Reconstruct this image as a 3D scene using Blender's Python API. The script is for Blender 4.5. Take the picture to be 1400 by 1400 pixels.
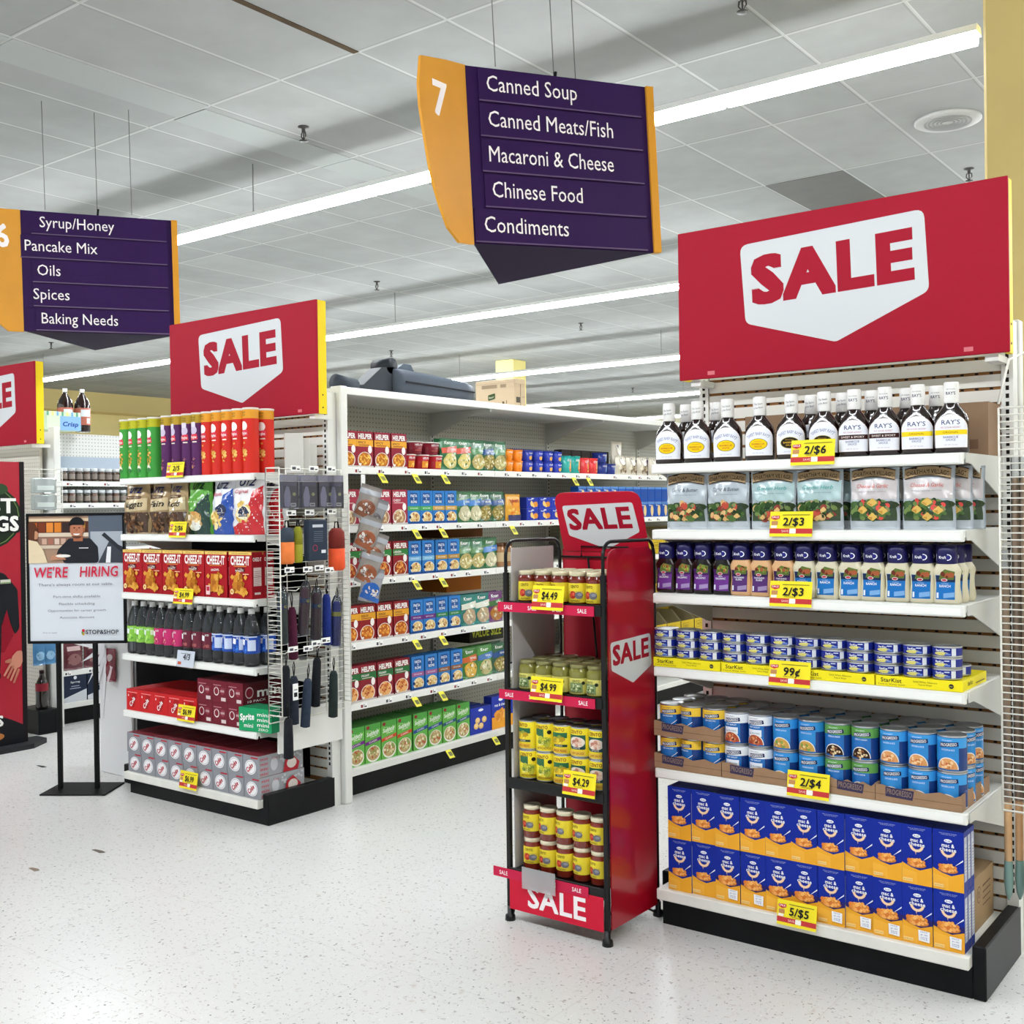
import bpy, math, random
from mathutils import Matrix, Vector
random.seed(7)
PI = math.pi
S = bpy.context.scene
C = S.collection
for _o in list(bpy.data.objects):
    bpy.data.objects.remove(_o)

# ------------------------------------------------------------------ camera
cd = bpy.data.cameras.new('camera')
cam = bpy.data.objects.new('camera', cd)
C.objects.link(cam)
S.camera = cam
cd.sensor_width = 36.0
cd.lens = 1519.95 / 1400 * 36
cd.clip_end = 200
_r = Vector((0.79637152, 0.60466146, -0.01330126))
_u = Vector((0.00774065, 0.01180083, 0.99990041))
_f = Vector((-0.6047582, 0.79639517, -0.00471737))
cam.matrix_world = Matrix(((_r.x, _u.x, -_f.x, 0), (_r.y, _u.y, -_f.y, 0), (_r.z, _u.z, -_f.z, 1.45), (0, 0, 0, 1)))

# ------------------------------------------------------------------ world, exposure, tube strength
W = bpy.data.worlds.new('store_daylight')
S.world = W
W.use_nodes = True
W.node_tree.nodes['Background'].inputs[0].default_value = (0.92, 0.96, 1.0, 1)
W.node_tree.nodes['Background'].inputs[1].default_value = 0.6
TUBE = 54.0
S.view_settings.view_transform = 'Standard'
S.view_settings.look = 'None'
S.view_settings.gamma = 1.0
S.view_settings.use_curve_mapping = False
S.view_settings.exposure = 0.52
S.cycles.use_denoising = True
S.cycles.max_bounces = 8
S.cycles.diffuse_bounces = 4
S.cycles.glossy_bounces = 3
S.cycles.transparent_max_bounces = 12

# ------------------------------------------------------------------ materials
def lin(h):
    h = h.lstrip('#')
    out = []
    for i in (0, 2, 4):
        c = int(h[i:i + 2], 16) / 255
        out.append(c / 12.92 if c <= 0.04045 else ((c + 0.055) / 1.055) ** 2.4)
    return out

_M = {}
def M(h, rough=0.5, metal=0.0, var=0.0, scale=20.0, coat=0.0):
    key = (h, rough, metal, var, scale, coat)
    if key in _M:
        return _M[key]
    m = bpy.data.materials.new('mat_' + h.lstrip('#'))
    m.use_nodes = True
    nt = m.node_tree
    b = nt.nodes['Principled BSDF']
    c = lin(h)
    b.inputs['Base Color'].default_value = (*c, 1)
    b.inputs['Roughness'].default_value = rough
    b.inputs['Metallic'].default_value = metal
    if rough >= .38 and not coat:
        b.inputs['Specular IOR Level'].default_value = .16
    elif rough >= .2 and not coat:
        b.inputs['Specular IOR Level'].default_value = .35
    if coat:
        b.inputs['Coat Weight'].default_value = coat
        b.inputs['Coat Roughness'].default_value = 0.08
    if var:
        tc = nt.nodes.new('ShaderNodeTexCoord')
        n = nt.nodes.new('ShaderNodeTexNoise')
        n.inputs['Scale'].default_value = scale
        n.inputs['Detail'].default_value = 4
        r = nt.nodes.new('ShaderNodeValToRGB')
        r.color_ramp.elements[0].position = 0.3
        r.color_ramp.elements[1].position = 0.7
        r.color_ramp.elements[0].color = (*[max(0, x * (1 - var)) for x in c], 1)
        r.color_ramp.elements[1].color = (*[min(1, x * (1 + var)) for x in c], 1)
        nt.links.new(tc.outputs['Object'], n.inputs['Vector'])
        nt.links.new(n.outputs['Fac'], r.inputs['Fac'])
        nt.links.new(r.outputs['Color'], b.inputs['Base Color'])
    _M[key] = m
    return m

def P(h):            # printed paper or carton
    return M(h, 0.42)
def G(h):            # glossy print, film, plastic
    return M(h, 0.22)
def CLEAR(tint='ffffff', haze=0.12, key='clear'):
    k = (tint, haze, key)
    if k in _M:
        return _M[k]
    m = bpy.data.materials.new('mat_clear_' + tint)
    m.use_nodes = True
    nt = m.node_tree
    nt.nodes.remove(nt.nodes['Principled BSDF'])
    out = nt.nodes['Material Output']
    tr = nt.nodes.new('ShaderNodeBsdfTransparent')
    tr.inputs[0].default_value = (*lin(tint), 1)
    gl = nt.nodes.new('ShaderNodeBsdfGlossy')
    gl.inputs['Roughness'].default_value = 0.08
    df = nt.nodes.new('ShaderNodeBsdfDiffuse')
    df.inputs[0].default_value = (*lin(tint), 1)
    fr = nt.nodes.new('ShaderNodeFresnel')
    fr.inputs[0].default_value = 1.45
    m1 = nt.nodes.new('ShaderNodeMixShader')
    m1.inputs[0].default_value = haze
    m2 = nt.nodes.new('ShaderNodeMixShader')
    nt.links.new(tr.outputs[0], m1.inputs[1])
    nt.links.new(df.outputs[0], m1.inputs[2])
    nt.links.new(fr.outputs[0], m2.inputs[0])
    nt.links.new(m1.outputs[0], m2.inputs[1])
    nt.links.new(gl.outputs[0], m2.inputs[2])
    nt.links.new(m2.outputs[0], out.inputs['Surface'])
    _M[k] = m
    return m

def EMIT(h, strength):
    k = ('emit', h, strength)
    if k not in _M:
        m = bpy.data.materials.new('mat_lamp')
        m.use_nodes = True
        b = m.node_tree.nodes['Principled BSDF']
        b.inputs['Base Color'].default_value = (*lin(h), 1)
        b.inputs['Emission Color'].default_value = (*lin(h), 1)
        b.inputs['Emission Strength'].default_value = strength
        _M[k] = m
    return _M[k]

def nodes_mat(name):
    m = bpy.data.materials.new(name)
    m.use_nodes = True
    nt = m.node_tree
    return m, nt, nt.nodes['Principled BSDF']

def floor_material():
    m, nt, b = nodes_mat('speckled_vinyl_tile')
    N, Lk = nt.nodes.new, nt.links.new
    tc = N('ShaderNodeTexCoord')
    big = N('ShaderNodeTexNoise'); big.inputs['Scale'].default_value = 1.3; big.inputs['Detail'].default_value = 5
    r0 = N('ShaderNodeValToRGB')
    r0.color_ramp.interpolation = 'B_SPLINE'
    r0.color_ramp.elements[0].color = (*lin('d2d1ce'), 1); r0.color_ramp.elements[1].color = (*lin('dad9d6'), 1)
    Lk(tc.outputs['Object'], big.inputs['Vector']); Lk(big.outputs['Fac'], r0.inputs['Fac'])
    prev = r0.outputs['Color']
    for sc, lo, hi, col, amt in ((55, 0.66, 0.70, '8d837c', 0.75), (80, 0.665, 0.69, '4e4a4a', 0.75), (38, 0.62, 0.74, 'b9aaa0', 0.55), (140, 0.66, 0.7, 'f6f5f2', 0.6)):
        n = N('ShaderNodeTexNoise'); n.inputs['Scale'].default_value = sc; n.inputs['Detail'].default_value = 2; n.inputs['Distortion'].default_value = 0.6
        mp = N('ShaderNodeMapping'); mp.inputs['Location'].default_value = (sc * .13, sc * .07, 0)
        r = N('ShaderNodeValToRGB'); r.color_ramp.elements[0].position = lo; r.color_ramp.elements[1].position = hi
        r.color_ramp.elements[1].color = (amt, amt, amt, 1)
        mx = N('ShaderNodeMixRGB'); mx.inputs[2].default_value = (*lin(col), 1)
        Lk(tc.outputs['Object'], mp.inputs['Vector']); Lk(mp.outputs['Vector'], n.inputs['Vector'])
        Lk(n.outputs['Fac'], r.inputs['Fac']); Lk(r.outputs['Color'], mx.inputs[0]); Lk(prev, mx.inputs[1])
        prev = mx.outputs[0]
    br = N('ShaderNodeTexBrick'); br.offset = 0; br.inputs['Scale'].default_value = 1
    br.inputs['Brick Width'].default_value = 0.61; br.inputs['Row Height'].default_value = 0.61; br.inputs['Mortar Size'].default_value = 0.0016
    br.inputs['Color1'].default_value = (1, 1, 1, 1); br.inputs['Color2'].default_value = (.975, .975, .975, 1); br.inputs['Mortar'].default_value = (.86, .85, .84, 1)
    mp2 = N('ShaderNodeMapping'); mp2.inputs['Location'].default_value = (1.216 + 61, -3.162 + 61, 0)
    mu = N('ShaderNodeMixRGB'); mu.blend_type = 'MULTIPLY'; mu.inputs[0].default_value = 1
    Lk(tc.outputs['Object'], mp2.inputs['Vector']); Lk(mp2.outputs['Vector'], br.inputs['Vector'])
    Lk(prev, mu.inputs[1]); Lk(br.outputs['Color'], mu.inputs[2]); Lk(mu.outputs[0], b.inputs['Base Color'])
    rr = N('ShaderNodeValToRGB'); rr.color_ramp.elements[0].color = (.28, .28, .28, 1); rr.color_ramp.elements[1].color = (.28, .28, .28, 1)
    Lk(big.outputs['Fac'], rr.inputs['Fac']); Lk(rr.outputs['Color'], b.inputs['Roughness'])
    b.inputs['Specular IOR Level'].default_value = .55
    return m

def ceiling_material():
    m, nt, b = nodes_mat('acoustic_ceiling_tile')
    N, Lk = nt.nodes.new, nt.links.new
    tc = N('ShaderNodeTexCoord')
    mp = N('ShaderNodeMapping'); mp.inputs['Location'].default_value = (4.139 + 61, -4.175 + 122, 0)
    br = N('ShaderNodeTexBrick'); br.offset = 0; br.inputs['Scale'].default_value = 1
    br.inputs['Brick Width'].default_value = 0.61; br.inputs['Row Height'].default_value = 1.22
    br.inputs['Mortar Size'].default_value = 0.009; br.inputs['Mortar Smooth'].default_value = 0.1
    br.inputs['Color1'].default_value = (*lin('a6a8a6'), 1); br.inputs['Color2'].default_value = (*lin('9a9d9b'), 1)
    br.inputs['Mortar'].default_value = (*lin('c6c8c6'), 1)
    n = N('ShaderNodeTexNoise'); n.inputs['Scale'].default_value = 3; n.inputs['Detail'].default_value = 6
    r = N('ShaderNodeValToRGB'); r.color_ramp.elements[0].position = .3; r.color_ramp.elements[1].position = .7
    r.color_ramp.elements[0].color = (.88, .88, .87, 1); r.color_ramp.elements[1].color = (1, 1, 1, 1)
    mu = N('ShaderNodeMixRGB'); mu.blend_type = 'MULTIPLY'; mu.inputs[0].default_value = 1
    br2 = N('ShaderNodeTexBrick'); br2.offset = 0; br2.inputs['Scale'].default_value = 1
    br2.inputs['Brick Width'].default_value = 0.61; br2.inputs['Row Height'].default_value = 1.22
    br2.inputs['Mortar Size'].default_value = 0.012
    br2.inputs['Color1'].default_value = (1, 1, 1, 1); br2.inputs['Color2'].default_value = (1, 1, 1, 1); br2.inputs['Mortar'].default_value = (.86, .86, .85, 1)
    mp2 = N('ShaderNodeMapping'); mp2.inputs['Location'].default_value = (4.139 + 61 + .008, -4.175 + 122 + .008, 0)
    mu2 = N('ShaderNodeMixRGB'); mu2.blend_type = 'MULTIPLY'; mu2.inputs[0].default_value = .8
    Lk(tc.outputs['Object'], mp.inputs['Vector']); Lk(mp.outputs['Vector'], br.inputs['Vector'])
    Lk(tc.outputs['Object'], mp2.inputs['Vector']); Lk(mp2.outputs['Vector'], br2.inputs['Vector'])
    Lk(tc.outputs['Object'], n.inputs['Vector']); Lk(n.outputs['Fac'], r.inputs['Fac'])
    Lk(br2.outputs['Color'], mu2.inputs[1]); Lk(br.outputs['Color'], mu2.inputs[2])
    Lk(mu2.outputs[0], mu.inputs[1]); Lk(r.outputs['Color'], mu.inputs[2]); Lk(mu.outputs[0], b.inputs['Base Color'])
    mu2.inputs[0].default_value = 1
    b.inputs['Roughness'].default_value = .9
    b.inputs['Specular IOR Level'].default_value = .1
    return m

def peg_material(h, axes='YZ'):
    m, nt, b = nodes_mat('pegboard')
    N, Lk = nt.nodes.new, nt.links.new
    tc = N('ShaderNodeTexCoord')
    sep = N('ShaderNodeSeparateXYZ'); Lk(tc.outputs['Object'], sep.inputs[0])
    acc = None
    for a in axes:
        dv = N('ShaderNodeMath'); dv.operation = 'DIVIDE'; dv.inputs[1].default_value = .0254; Lk(sep.outputs[a], dv.inputs[0])
        fr = N('ShaderNodeMath'); fr.operation = 'FRACT'; Lk(dv.outputs[0], fr.inputs[0])
        sb = N('ShaderNodeMath'); sb.operation = 'SUBTRACT'; sb.inputs[1].default_value = .5; Lk(fr.outputs[0], sb.inputs[0])
        sq = N('ShaderNodeMath'); sq.operation = 'POWER'; sq.inputs[1].default_value = 2
        ab = N('ShaderNodeMath'); ab.operation = 'ABSOLUTE'; Lk(sb.outputs[0], ab.inputs[0]); Lk(ab.outputs[0], sq.inputs[0])
        if acc is None:
            acc = sq.outputs[0]
        else:
            ad = N('ShaderNodeMath'); ad.operation = 'ADD'; Lk(acc, ad.inputs[0]); Lk(sq.outputs[0], ad.inputs[1]); acc = ad.outputs[0]
    lt = N('ShaderNodeMath'); lt.operation = 'LESS_THAN'; lt.inputs[1].default_value = .02; Lk(acc, lt.inputs[0])
    mx = N('ShaderNodeMixRGB'); mx.inputs[1].default_value = (*lin(h), 1); mx.inputs[2].default_value = (*lin('5a5a57'), 1)
    Lk(lt.outputs[0], mx.inputs[0]); Lk(mx.outputs[0], b.inputs['Base Color'])
    b.inputs['Roughness'].default_value = .6
    return m

# ------------------------------------------------------------------ mesh builder
class MB:
    def __init__(s):
        s.v = []; s.f = []; s.mi = []; s.sm = []; s.mats = []
    def mid(s, m):
        if m not in s.mats:
            s.mats.append(m)
        return s.mats.index(m)
    def add(s, vs, fs, m, smooth=False):
        o = len(s.v); s.v.extend(vs); k = s.mid(m)
        for f in fs:
            s.f.append([o + i for i in f]); s.mi.append(k); s.sm.append(smooth)
        return s
    def box(s, x0, x1, y0, y1, z0, z1, m, ms=None):
        vs = [(x0, y0, z0), (x1, y0, z0), (x1, y1, z0), (x0, y1, z0), (x0, y0, z1), (x1, y0, z1), (x1, y1, z1), (x0, y1, z1)]
        fs = {'b': (3, 2, 1, 0), 't': (4, 5, 6, 7), 'f': (0, 1, 5, 4), 'r': (1, 2, 6, 5), 'k': (2, 3, 7, 6), 'l': (3, 0, 4, 7)}
        o = len(s.v); s.v.extend(vs)
        for k, f in fs.items():
            s.f.append([o + i for i in f]); s.mi.append(s.mid((ms or {}).get(k, m))); s.sm.append(False)
        return s
    def cbox(s, x0, x1, y0, y1, z0, z1, m, c=.004):
        # box with chamfered edges
        vs = []; idx = {}
        X = (x0, x1); Y = (y0, y1); Z = (z0, z1)
        for i in (0, 1):
            for j in (0, 1):
                for k in (0, 1):
                    sx, sy, sz = (1, -1)[i], (1, -1)[j], (1, -1)[k]
                    for a in range(3):
                        p = [X[i] + (sx * c if a != 0 else 0), Y[j] + (sy * c if a != 1 else 0), Z[k] + (sz * c if a != 2 else 0)]
                        idx[i, j, k, a] = len(vs); vs.append(tuple(p))
        fs = []
        def q(*ks): fs.append([idx[k] for k in ks])
        for i in (0, 1):
            t = [(i, 0, 0, 0), (i, 1, 0, 0), (i, 1, 1, 0), (i, 0, 1, 0)]; q(*(t if i else t[::-1]))
            t = [(0, i, 0, 1), (1, i, 0, 1), (1, i, 1, 1), (0, i, 1, 1)]; q(*(t[::-1] if i else t))
            t = [(0, 0, i, 2), (1, 0, i, 2), (1, 1, i, 2), (0, 1, i, 2)]; q(*(t if i else t[::-1]))
        for i in (0, 1):
            for j in (0, 1):
                t = [(i, j, 0, 0), (i, j, 1, 0), (i, j, 1, 1), (i, j, 0, 1)]; q(*(t[::-1] if (i ^ j) else t))
                t = [(i, 0, j, 0), (i, 0, j, 2), (i, 1, j, 2), (i, 1, j, 0)]; q(*(t if (i ^ j) else t[::-1]))
                t = [(0, i, j, 1), (1, i, j, 1), (1, i, j, 2), (0, i, j, 2)]; q(*(t if (i ^ j) else t[::-1]))
                for k in (0, 1):
                    t = [(i, j, k, 0), (i, j, k, 1), (i, j, k, 2)]; q(*(t if (i + j + k) % 2 else t[::-1]))
        return s.add(vs, fs, m)
    def prism(s, pts, axis, a, b, m, mcap=None):
        n = len(pts)
        def mk(p, t):
            return {'x': (t, p[0], p[1]), 'y': (p[0], t, p[1]), 'z': (p[0], p[1], t)}[axis]
        vs = [mk(p, a) for p in pts] + [mk(p, b) for p in pts]
        s.add(vs, [[i, (i + 1) % n, n + (i + 1) % n, n + i] for i in range(n)], m)
        o = len(s.v) - 2 * n
        for f in ([o + i for i in range(n)][::-1], [o + n + i for i in range(n)]):
            s.f.append(f); s.mi.append(s.mid(mcap or m)); s.sm.append(False)
        return s
    def lathe(s, prof, m, n=20, cx=0, cy=0, sx=1, sy=1, smooth=True, caps=True, mats=None, e=1.0):
        vs = []
        for r, z in prof:
            for i in range(n):
                t = 2 * PI * i / n
                c_, s_ = math.cos(t), math.sin(t)
                if e != 1.0:
                    c_ = math.copysign(abs(c_) ** e, c_); s_ = math.copysign(abs(s_) ** e, s_)
                vs.append((cx + r * sx * c_, cy + r * sy * s_, z))
        for j in range(len(prof) - 1):
            mm = mats[j] if mats else m
            k = s.mid(mm)
            o = len(s.v)
            for i in range(n):
                i2 = (i + 1) % n
                s.f.append([o + j * n + i, o + j * n + i2, o + (j + 1) * n + i2, o + (j + 1) * n + i]); s.mi.append(k); s.sm.append(smooth)
        o = len(s.v); s.v.extend(vs)
        if caps:
            for f, mm in (([o + i for i in range(n)][::-1], mats[0] if mats else m), ([o + (len(prof) - 1) * n + i for i in range(n)], mats[-1] if mats else m)):
                s.f.append(f); s.mi.append(s.mid(mm)); s.sm.append(False)
        return s
    def tube(s, pts, r, m, n=6, closed=False):
        pts = [Vector(p) for p in pts]
        N = len(pts); rings = []
        for i, p in enumerate(pts):
            if closed:
                t = (pts[(i + 1) % N] - pts[i - 1])
            else:
                t = (pts[min(i + 1, N - 1)] - pts[max(i - 1, 0)])
            t.normalize()
            up = Vector((0, 0, 1)) if abs(t.z) < .9 else Vector((1, 0, 0))
            a = t.cross(up); a.normalize(); b = a.cross(t)
            rr = r[i] if isinstance(r, (list, tuple)) else r
            rings.append([tuple(p + a * rr * math.cos(2 * PI * k / n) + b * rr * math.sin(2 * PI * k / n)) for k in range(n)])
        vs = [v for R in rings for v in R]; fs = []
        for i in range(N if closed else N - 1):
            j = (i + 1) % N
            for k in range(n):
                k2 = (k + 1) % n
                fs.append([i * n + k, i * n + k2, j * n + k2, j * n + k])
        if not closed:
            fs.append(list(range(n))[::-1]); fs.append([(N - 1) * n + k for k in range(n)])
        return s.add(vs, fs, m, True)
    def mesh(s, name):
        me = bpy.data.meshes.new(name)
        me.from_pydata(s.v, [], s.f)
        for m in s.mats:
            me.materials.append(m)
        me.polygons.foreach_set('material_index', s.mi)
        me.polygons.foreach_set('use_smooth', s.sm)
        me.update()
        return me
    def obj(s, name, parent=None, loc=(0, 0, 0), rz=0):
        o = bpy.data.objects.new(name, s.mesh(name))
        C.objects.link(o)
        o.location = loc; o.rotation_euler = (0, 0, rz)
        if parent:
            o.parent = parent
        return o

def tag(o, label, cat, group=None):
    n = len(label.replace(',', ' ').split())
    assert 4 <= n <= 16, (n, label)
    o['label'] = label; o['category'] = cat
    if group:
        o['group'] = group
    return o
def thing(name, label=None, cat=None, loc=(0, 0, 0), rz=0, group=None):
    o = bpy.data.objects.new(name, None)
    C.objects.link(o)
    o.location = loc; o.rotation_euler = (0, 0, rz); o.empty_display_size = .05
    if label:
        tag(o, label, cat, group)
    return o
def struct(o):
    o['kind'] = 'structure'
    return o
KIDS = {}
def dup(root, loc, rz=0):
    r = root.copy(); C.objects.link(r); r.location = loc; r.rotation_euler = (0, 0, rz)
    for ch in root.children:
        c = ch.copy(); C.objects.link(c); c.parent = r
        for g in ch.children:
            d = g.copy(); C.objects.link(d); d.parent = c
    return r
PROTO = {}
def place(kind, builder, label, cat, loc, rz=0, group=None):
    if kind not in PROTO:
        o = builder(); PROTO[kind] = o
        o.location = loc; o.rotation_euler = (0, 0, rz)
    else:
        o = dup(PROTO[kind], loc, rz)
    for k in ('label', 'category', 'group'):
        if k in o:
            del o[k]
    return tag(o, label, cat, group)
ORD = ['first', 'second', 'third', 'fourth', 'fifth', 'sixth', 'seventh', 'eighth', 'ninth', 'tenth', 'eleventh', 'twelfth', 'thirteenth', 'fourteenth', 'fifteenth', 'sixteenth', 'seventeenth', 'eighteenth']

# ------------------------------------------------------------------ printing: flat shapes and lettering mapped onto a face
_T = {}
def tmesh(body, bold, shear):
    k = (body, bold, shear)
    if k not in _T:
        cu = bpy.data.curves.new('lettering', 'FONT')
        cu.body = body; cu.resolution_u = 2; cu.shear = shear; cu.fill_mode = 'FRONT'
        cu.space_character = 1 + bold * 1.2
        ob = bpy.data.objects.new('lettering', cu)
        me = ob.to_mesh()
        vs = [(v.co.x, v.co.y) for v in me.vertices]; fs = [list(p.vertices) for p in me.polygons]
        ob.to_mesh_clear()
        bpy.data.objects.remove(ob); bpy.data.curves.remove(cu)
        _T[k] = (vs, fs)
    return _T[k]
_capv = tmesh('H', 0, 0)[0]
CAP = max(v[1] for v in _capv)

def clip(pts, ax, val, less):
    out = []
    n = len(pts)
    for i in range(n):
        a, b = pts[i], pts[(i + 1) % n]
        ia = (a[ax] <= val) if less else (a[ax] >= val)
        ib = (b[ax] <= val) if less else (b[ax] >= val)
        if ia:
            out.append(a)
        if ia != ib:
            t = (val - a[ax]) / (b[ax] - a[ax])
            out.append((a[0] + (b[0] - a[0]) * t, a[1] + (b[1] - a[1]) * t))
    return out

class Cv:
    """a face to print on: mp(u, v, n) gives the point n above the face"""
    def __init__(s, mb, mp, du=None, dv=None, e=.0002):
        s.mb, s.mp, s.du, s.dv, s.e = mb, mp, du, dv, e
        s.n = 1
    def lay(s):
        s.n += 1
        return s.n * s.e
    def poly(s, pts, m, n=None):
        n = n or s.lay()
        area = sum(pts[i][0] * pts[(i + 1) % len(pts)][1] - pts[(i + 1) % len(pts)][0] * pts[i][1] for i in range(len(pts)))
        if area < 0:
            pts = pts[::-1]
        polys = [list(pts)]
        for ax, d in ((0, s.du), (1, s.dv)):
            if not d:
                continue
            new = []
            for p in polys:
                lo, hi = min(q[ax] for q in p), max(q[ax] for q in p)
                k0, k1 = math.floor(lo / d + 1e-6), math.ceil(hi / d - 1e-6)
                for k in range(k0, k1):
                    c = clip(clip(p, ax, k * d, False), ax, (k + 1) * d, True)
                    if len(c) >= 3:
                        new.append(c)
            polys = new
        idx = {}; vs = []; fs = []
        for p in polys:        # neighbouring cells share their corners, so curved print shades smoothly
            f = []
            for u, v in p:
                k = (round(u, 6), round(v, 6))
                if k not in idx:
                    idx[k] = len(vs); vs.append(s.mp(u, v, n))
                if not f or f[-1] != idx[k]:
                    f.append(idx[k])
            if len(f) > 2 and f[0] == f[-1]:
                f.pop()
            if len(f) > 2 and len(set(f)) == len(f):
                fs.append(f)
        s.mb.add(vs, fs, m, bool(s.du))
    def rect(s, u0, v0, u1, v1, m):
        s.poly([(u0, v0), (u1, v0), (u1, v1), (u0, v1)], m)
    def rrect(s, u0, v0, u1, v1, r, m, k=4):
        s.poly(rr(u0, v0, u1, v1, r, k), m)
    def ell(s, cu, cv, ru, rv, m, n=20, rot=0, a0=0, a1=2 * PI, L=None):
        c, t = math.cos(rot), math.sin(rot)
        full = abs(a1 - a0 - 2 * PI) < 1e-6
        pts = []
        for i in range(n if full else n + 1):
            a = a0 + (a1 - a0) * i / n
            x, y = ru * math.cos(a), rv * math.sin(a)
            pts.append((cu + x * c - y * t, cv + x * t + y * c))
        s.poly(pts, m, L)
    def arc(s, cu, cv, r0, r1, a0, a1, m, n=10):
        L = s.lay()
        for i in range(n):
            a, b = a0 + (a1 - a0) * i / n, a0 + (a1 - a0) * (i + 1) / n
            s.poly([(cu + r0 * math.cos(a), cv + r0 * math.sin(a)), (cu + r1 * math.cos(a), cv + r1 * math.sin(a)),
                    (cu + r1 * math.cos(b), cv + r1 * math.sin(b)), (cu + r0 * math.cos(b), cv + r0 * math.sin(b))], m, L)
    def text(s, body, u, v, h, m, w=None, bold=.012, shear=0, al='C', rot=0, warp=None):
        vs, fs = tmesh(body, bold, shear)
        if not vs:
            return
        k = h / CAP
        x0, x1 = min(p[0] for p in vs), max(p[0] for p in vs)
        kx = w / (x1 - x0) if w else k
        off = {'C': (x0 + x1) / 2, 'L': x0, 'R': x1}[al]
        n = s.lay()
        c, t = math.cos(rot), math.sin(rot)
        # heavier strokes: the lettering printed a few times, slightly shifted
        if h < .02:
            bold *= .55
        q = bold * .72
        sh = [(0, 0)] if bold < .008 else ([(-q, -q), (q, q), (-q, q), (q, -q)] if bold < .03 else [(q * i_, q * j_) for i_ in ((-1, 0, 1) if h < .05 else (-1, -.5, 0, .5, 1)) for j_ in ((-1, 0, 1) if h < .05 else (-1, -.5, 0, .5, 1))])
        if w and bold >= .008:
            kx = w / (x1 - x0 + 2 * q)
        for j, (dx, dy) in enumerate(sh):
            out = []
            for x, y in vs:
                a, b = (x + dx - off) * kx, (y + dy) * k
                a, b = a * c - b * t, a * t + b * c
                if warp:
                    a, b = warp(a, b)
                out.append(s.mp(u + a, v + b, n + j * 4e-6))
            s.mb.add(out, fs, m)
    def food(s, cu, cv, ru, rv, cols, n, seed, size=.3, k=7):
        R = random.Random(seed)
        L = s.lay()
        for i in range(n):
            a, q = R.random() * 2 * PI, math.sqrt(R.random()) * (1 - size * .6)
            x, y = cu + ru * q * math.cos(a), cv + rv * q * math.sin(a)
            sx = ru * size * R.uniform(.5, 1.1); sy = sx * R.uniform(.5, 1)
            s.ell(x, y, sx, sy, P(R.choice(cols)), k, R.random() * PI, L=L + i * 2e-5)
        s.n += int(n * 2e-5 / s.e) + 1

def rr(u0, v0, u1, v1, r, k=4):
    pts = []
    for cx, cy, a in ((u1 - r, v0 + r, -PI / 2), (u1 - r, v1 - r, 0), (u0 + r, v1 - r, PI / 2), (u0 + r, v0 + r, PI)):
        for i in range(k + 1):
            t = a + PI / 2 * i / k
            pts.append((cx + r * math.cos(t), cy + r * math.sin(t)))
    return pts
def rpoly(pts, r, k=4):
    """polygon with rounded corners"""
    out = []; n = len(pts)
    for i in range(n):
        p, a, b = Vector(pts[i]), Vector(pts[i - 1]), Vector(pts[(i + 1) % n])
        d1, d2 = (a - p).normalized(), (b - p).normalized()
        h = math.acos(max(-1, min(1, d1.dot(d2)))) / 2
        t = min(r / math.tan(h), (a - p).length * .45, (b - p).length * .45)
        q0, q1 = p + d1 * t, p + d2 * t
        for j in range(k + 1):
            s = j / k
            out.append(tuple(q0 * (1 - s) ** 2 + p * 2 * s * (1 - s) + q1 * s ** 2))
    return out
def front(y=0):      # face looking towards -Y
    return lambda u, v, n: (u, y - n, v)
def rside(x=0):      # face looking towards +X; u runs along +Y
    return lambda u, v, n: (x + n, u, v)
def cyl(r, cy=0):    # wrap round an upright cylinder, u = arc length from the front
    return lambda u, v, n: ((r + n) * math.sin(u / r), cy - (r + n) * math.cos(u / r), v)

# ================================================================== the room
WHITE = M('e4e4df', .45)
WMET = M('dfdfda', .35)
CREAM = M('d8d4c8', .5)
BLACKM = M('0e0f10', .5)
KICK = M('0d0e10', .38, var=.3, scale=9)
WIREW = M('e6e4da', .35)
YEL = M('f0d21c', .45)
REDS = M('a00e28', .55)
SHIELD = M('cfd2d4', .5)
struct(MB().box(-21.5, 7, -7, 26, -.05, 0, floor_material()).obj('floor'))
struct(MB().box(-21.5, 7, -7, 26, 3.84, 3.92, ceiling_material()).obj('ceiling'))
YW = M('e6d79a', .7, var=.04, scale=2)
struct(MB().box(-21.5, 7, 26, 26.1, 0, 3.84, M('e8e2c4', .7, var=.03, scale=2)).obj('wall_back'))
struct(MB().box(-20.7, -20.5, -7, 26, 0, 3.84, YW).obj('wall_left'))
struct(MB().box(7, 7.1, -7, 26, 0, 3.84, YW).obj('wall_right'))
struct(MB().box(-20.5, -20, 8, 26, 3.46, 3.84, M('d8c488', .7)).obj('trim_1'))
struct(MB().cbox(-1.19, -.70, 4.76, 5.25, 0, 3.84, M('c2ad70', .6, var=.05, scale=3), .012).obj('column'))
struct(MB().cbox(-11.2, -10.84, 14.35, 14.71, 0, 3.84, M('e6d98c', .6), .01).obj('column'))
cp = MB().box(-3.52, -2.925, 7.84, 9.05, 3.834, 3.84, M('6c6c68', .9, var=.05, scale=4))
struct(cp.obj('ceiling_tile'))
cp = MB()
for y0 in (.52, 1.74, 2.96):
    cp.box(-5.67, -5.37, y0 + .008, y0 + 1.205, 3.835, 3.84, M('a2a6a3', .85))
for y0 in (4.18, 5.4):
    cp.box(-5.73, -5.43, y0 + .008, y0 + 1.205, 3.835, 3.84, M('a2a6a3', .85))
struct(cp.obj('ceiling_tile'))
struct(MB().box(-4.17, -4.132, 2.96, 4.17, 3.836, 3.84, M('4b3c28', .9, var=.2, scale=8)).obj('ceiling_gap'))

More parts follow.
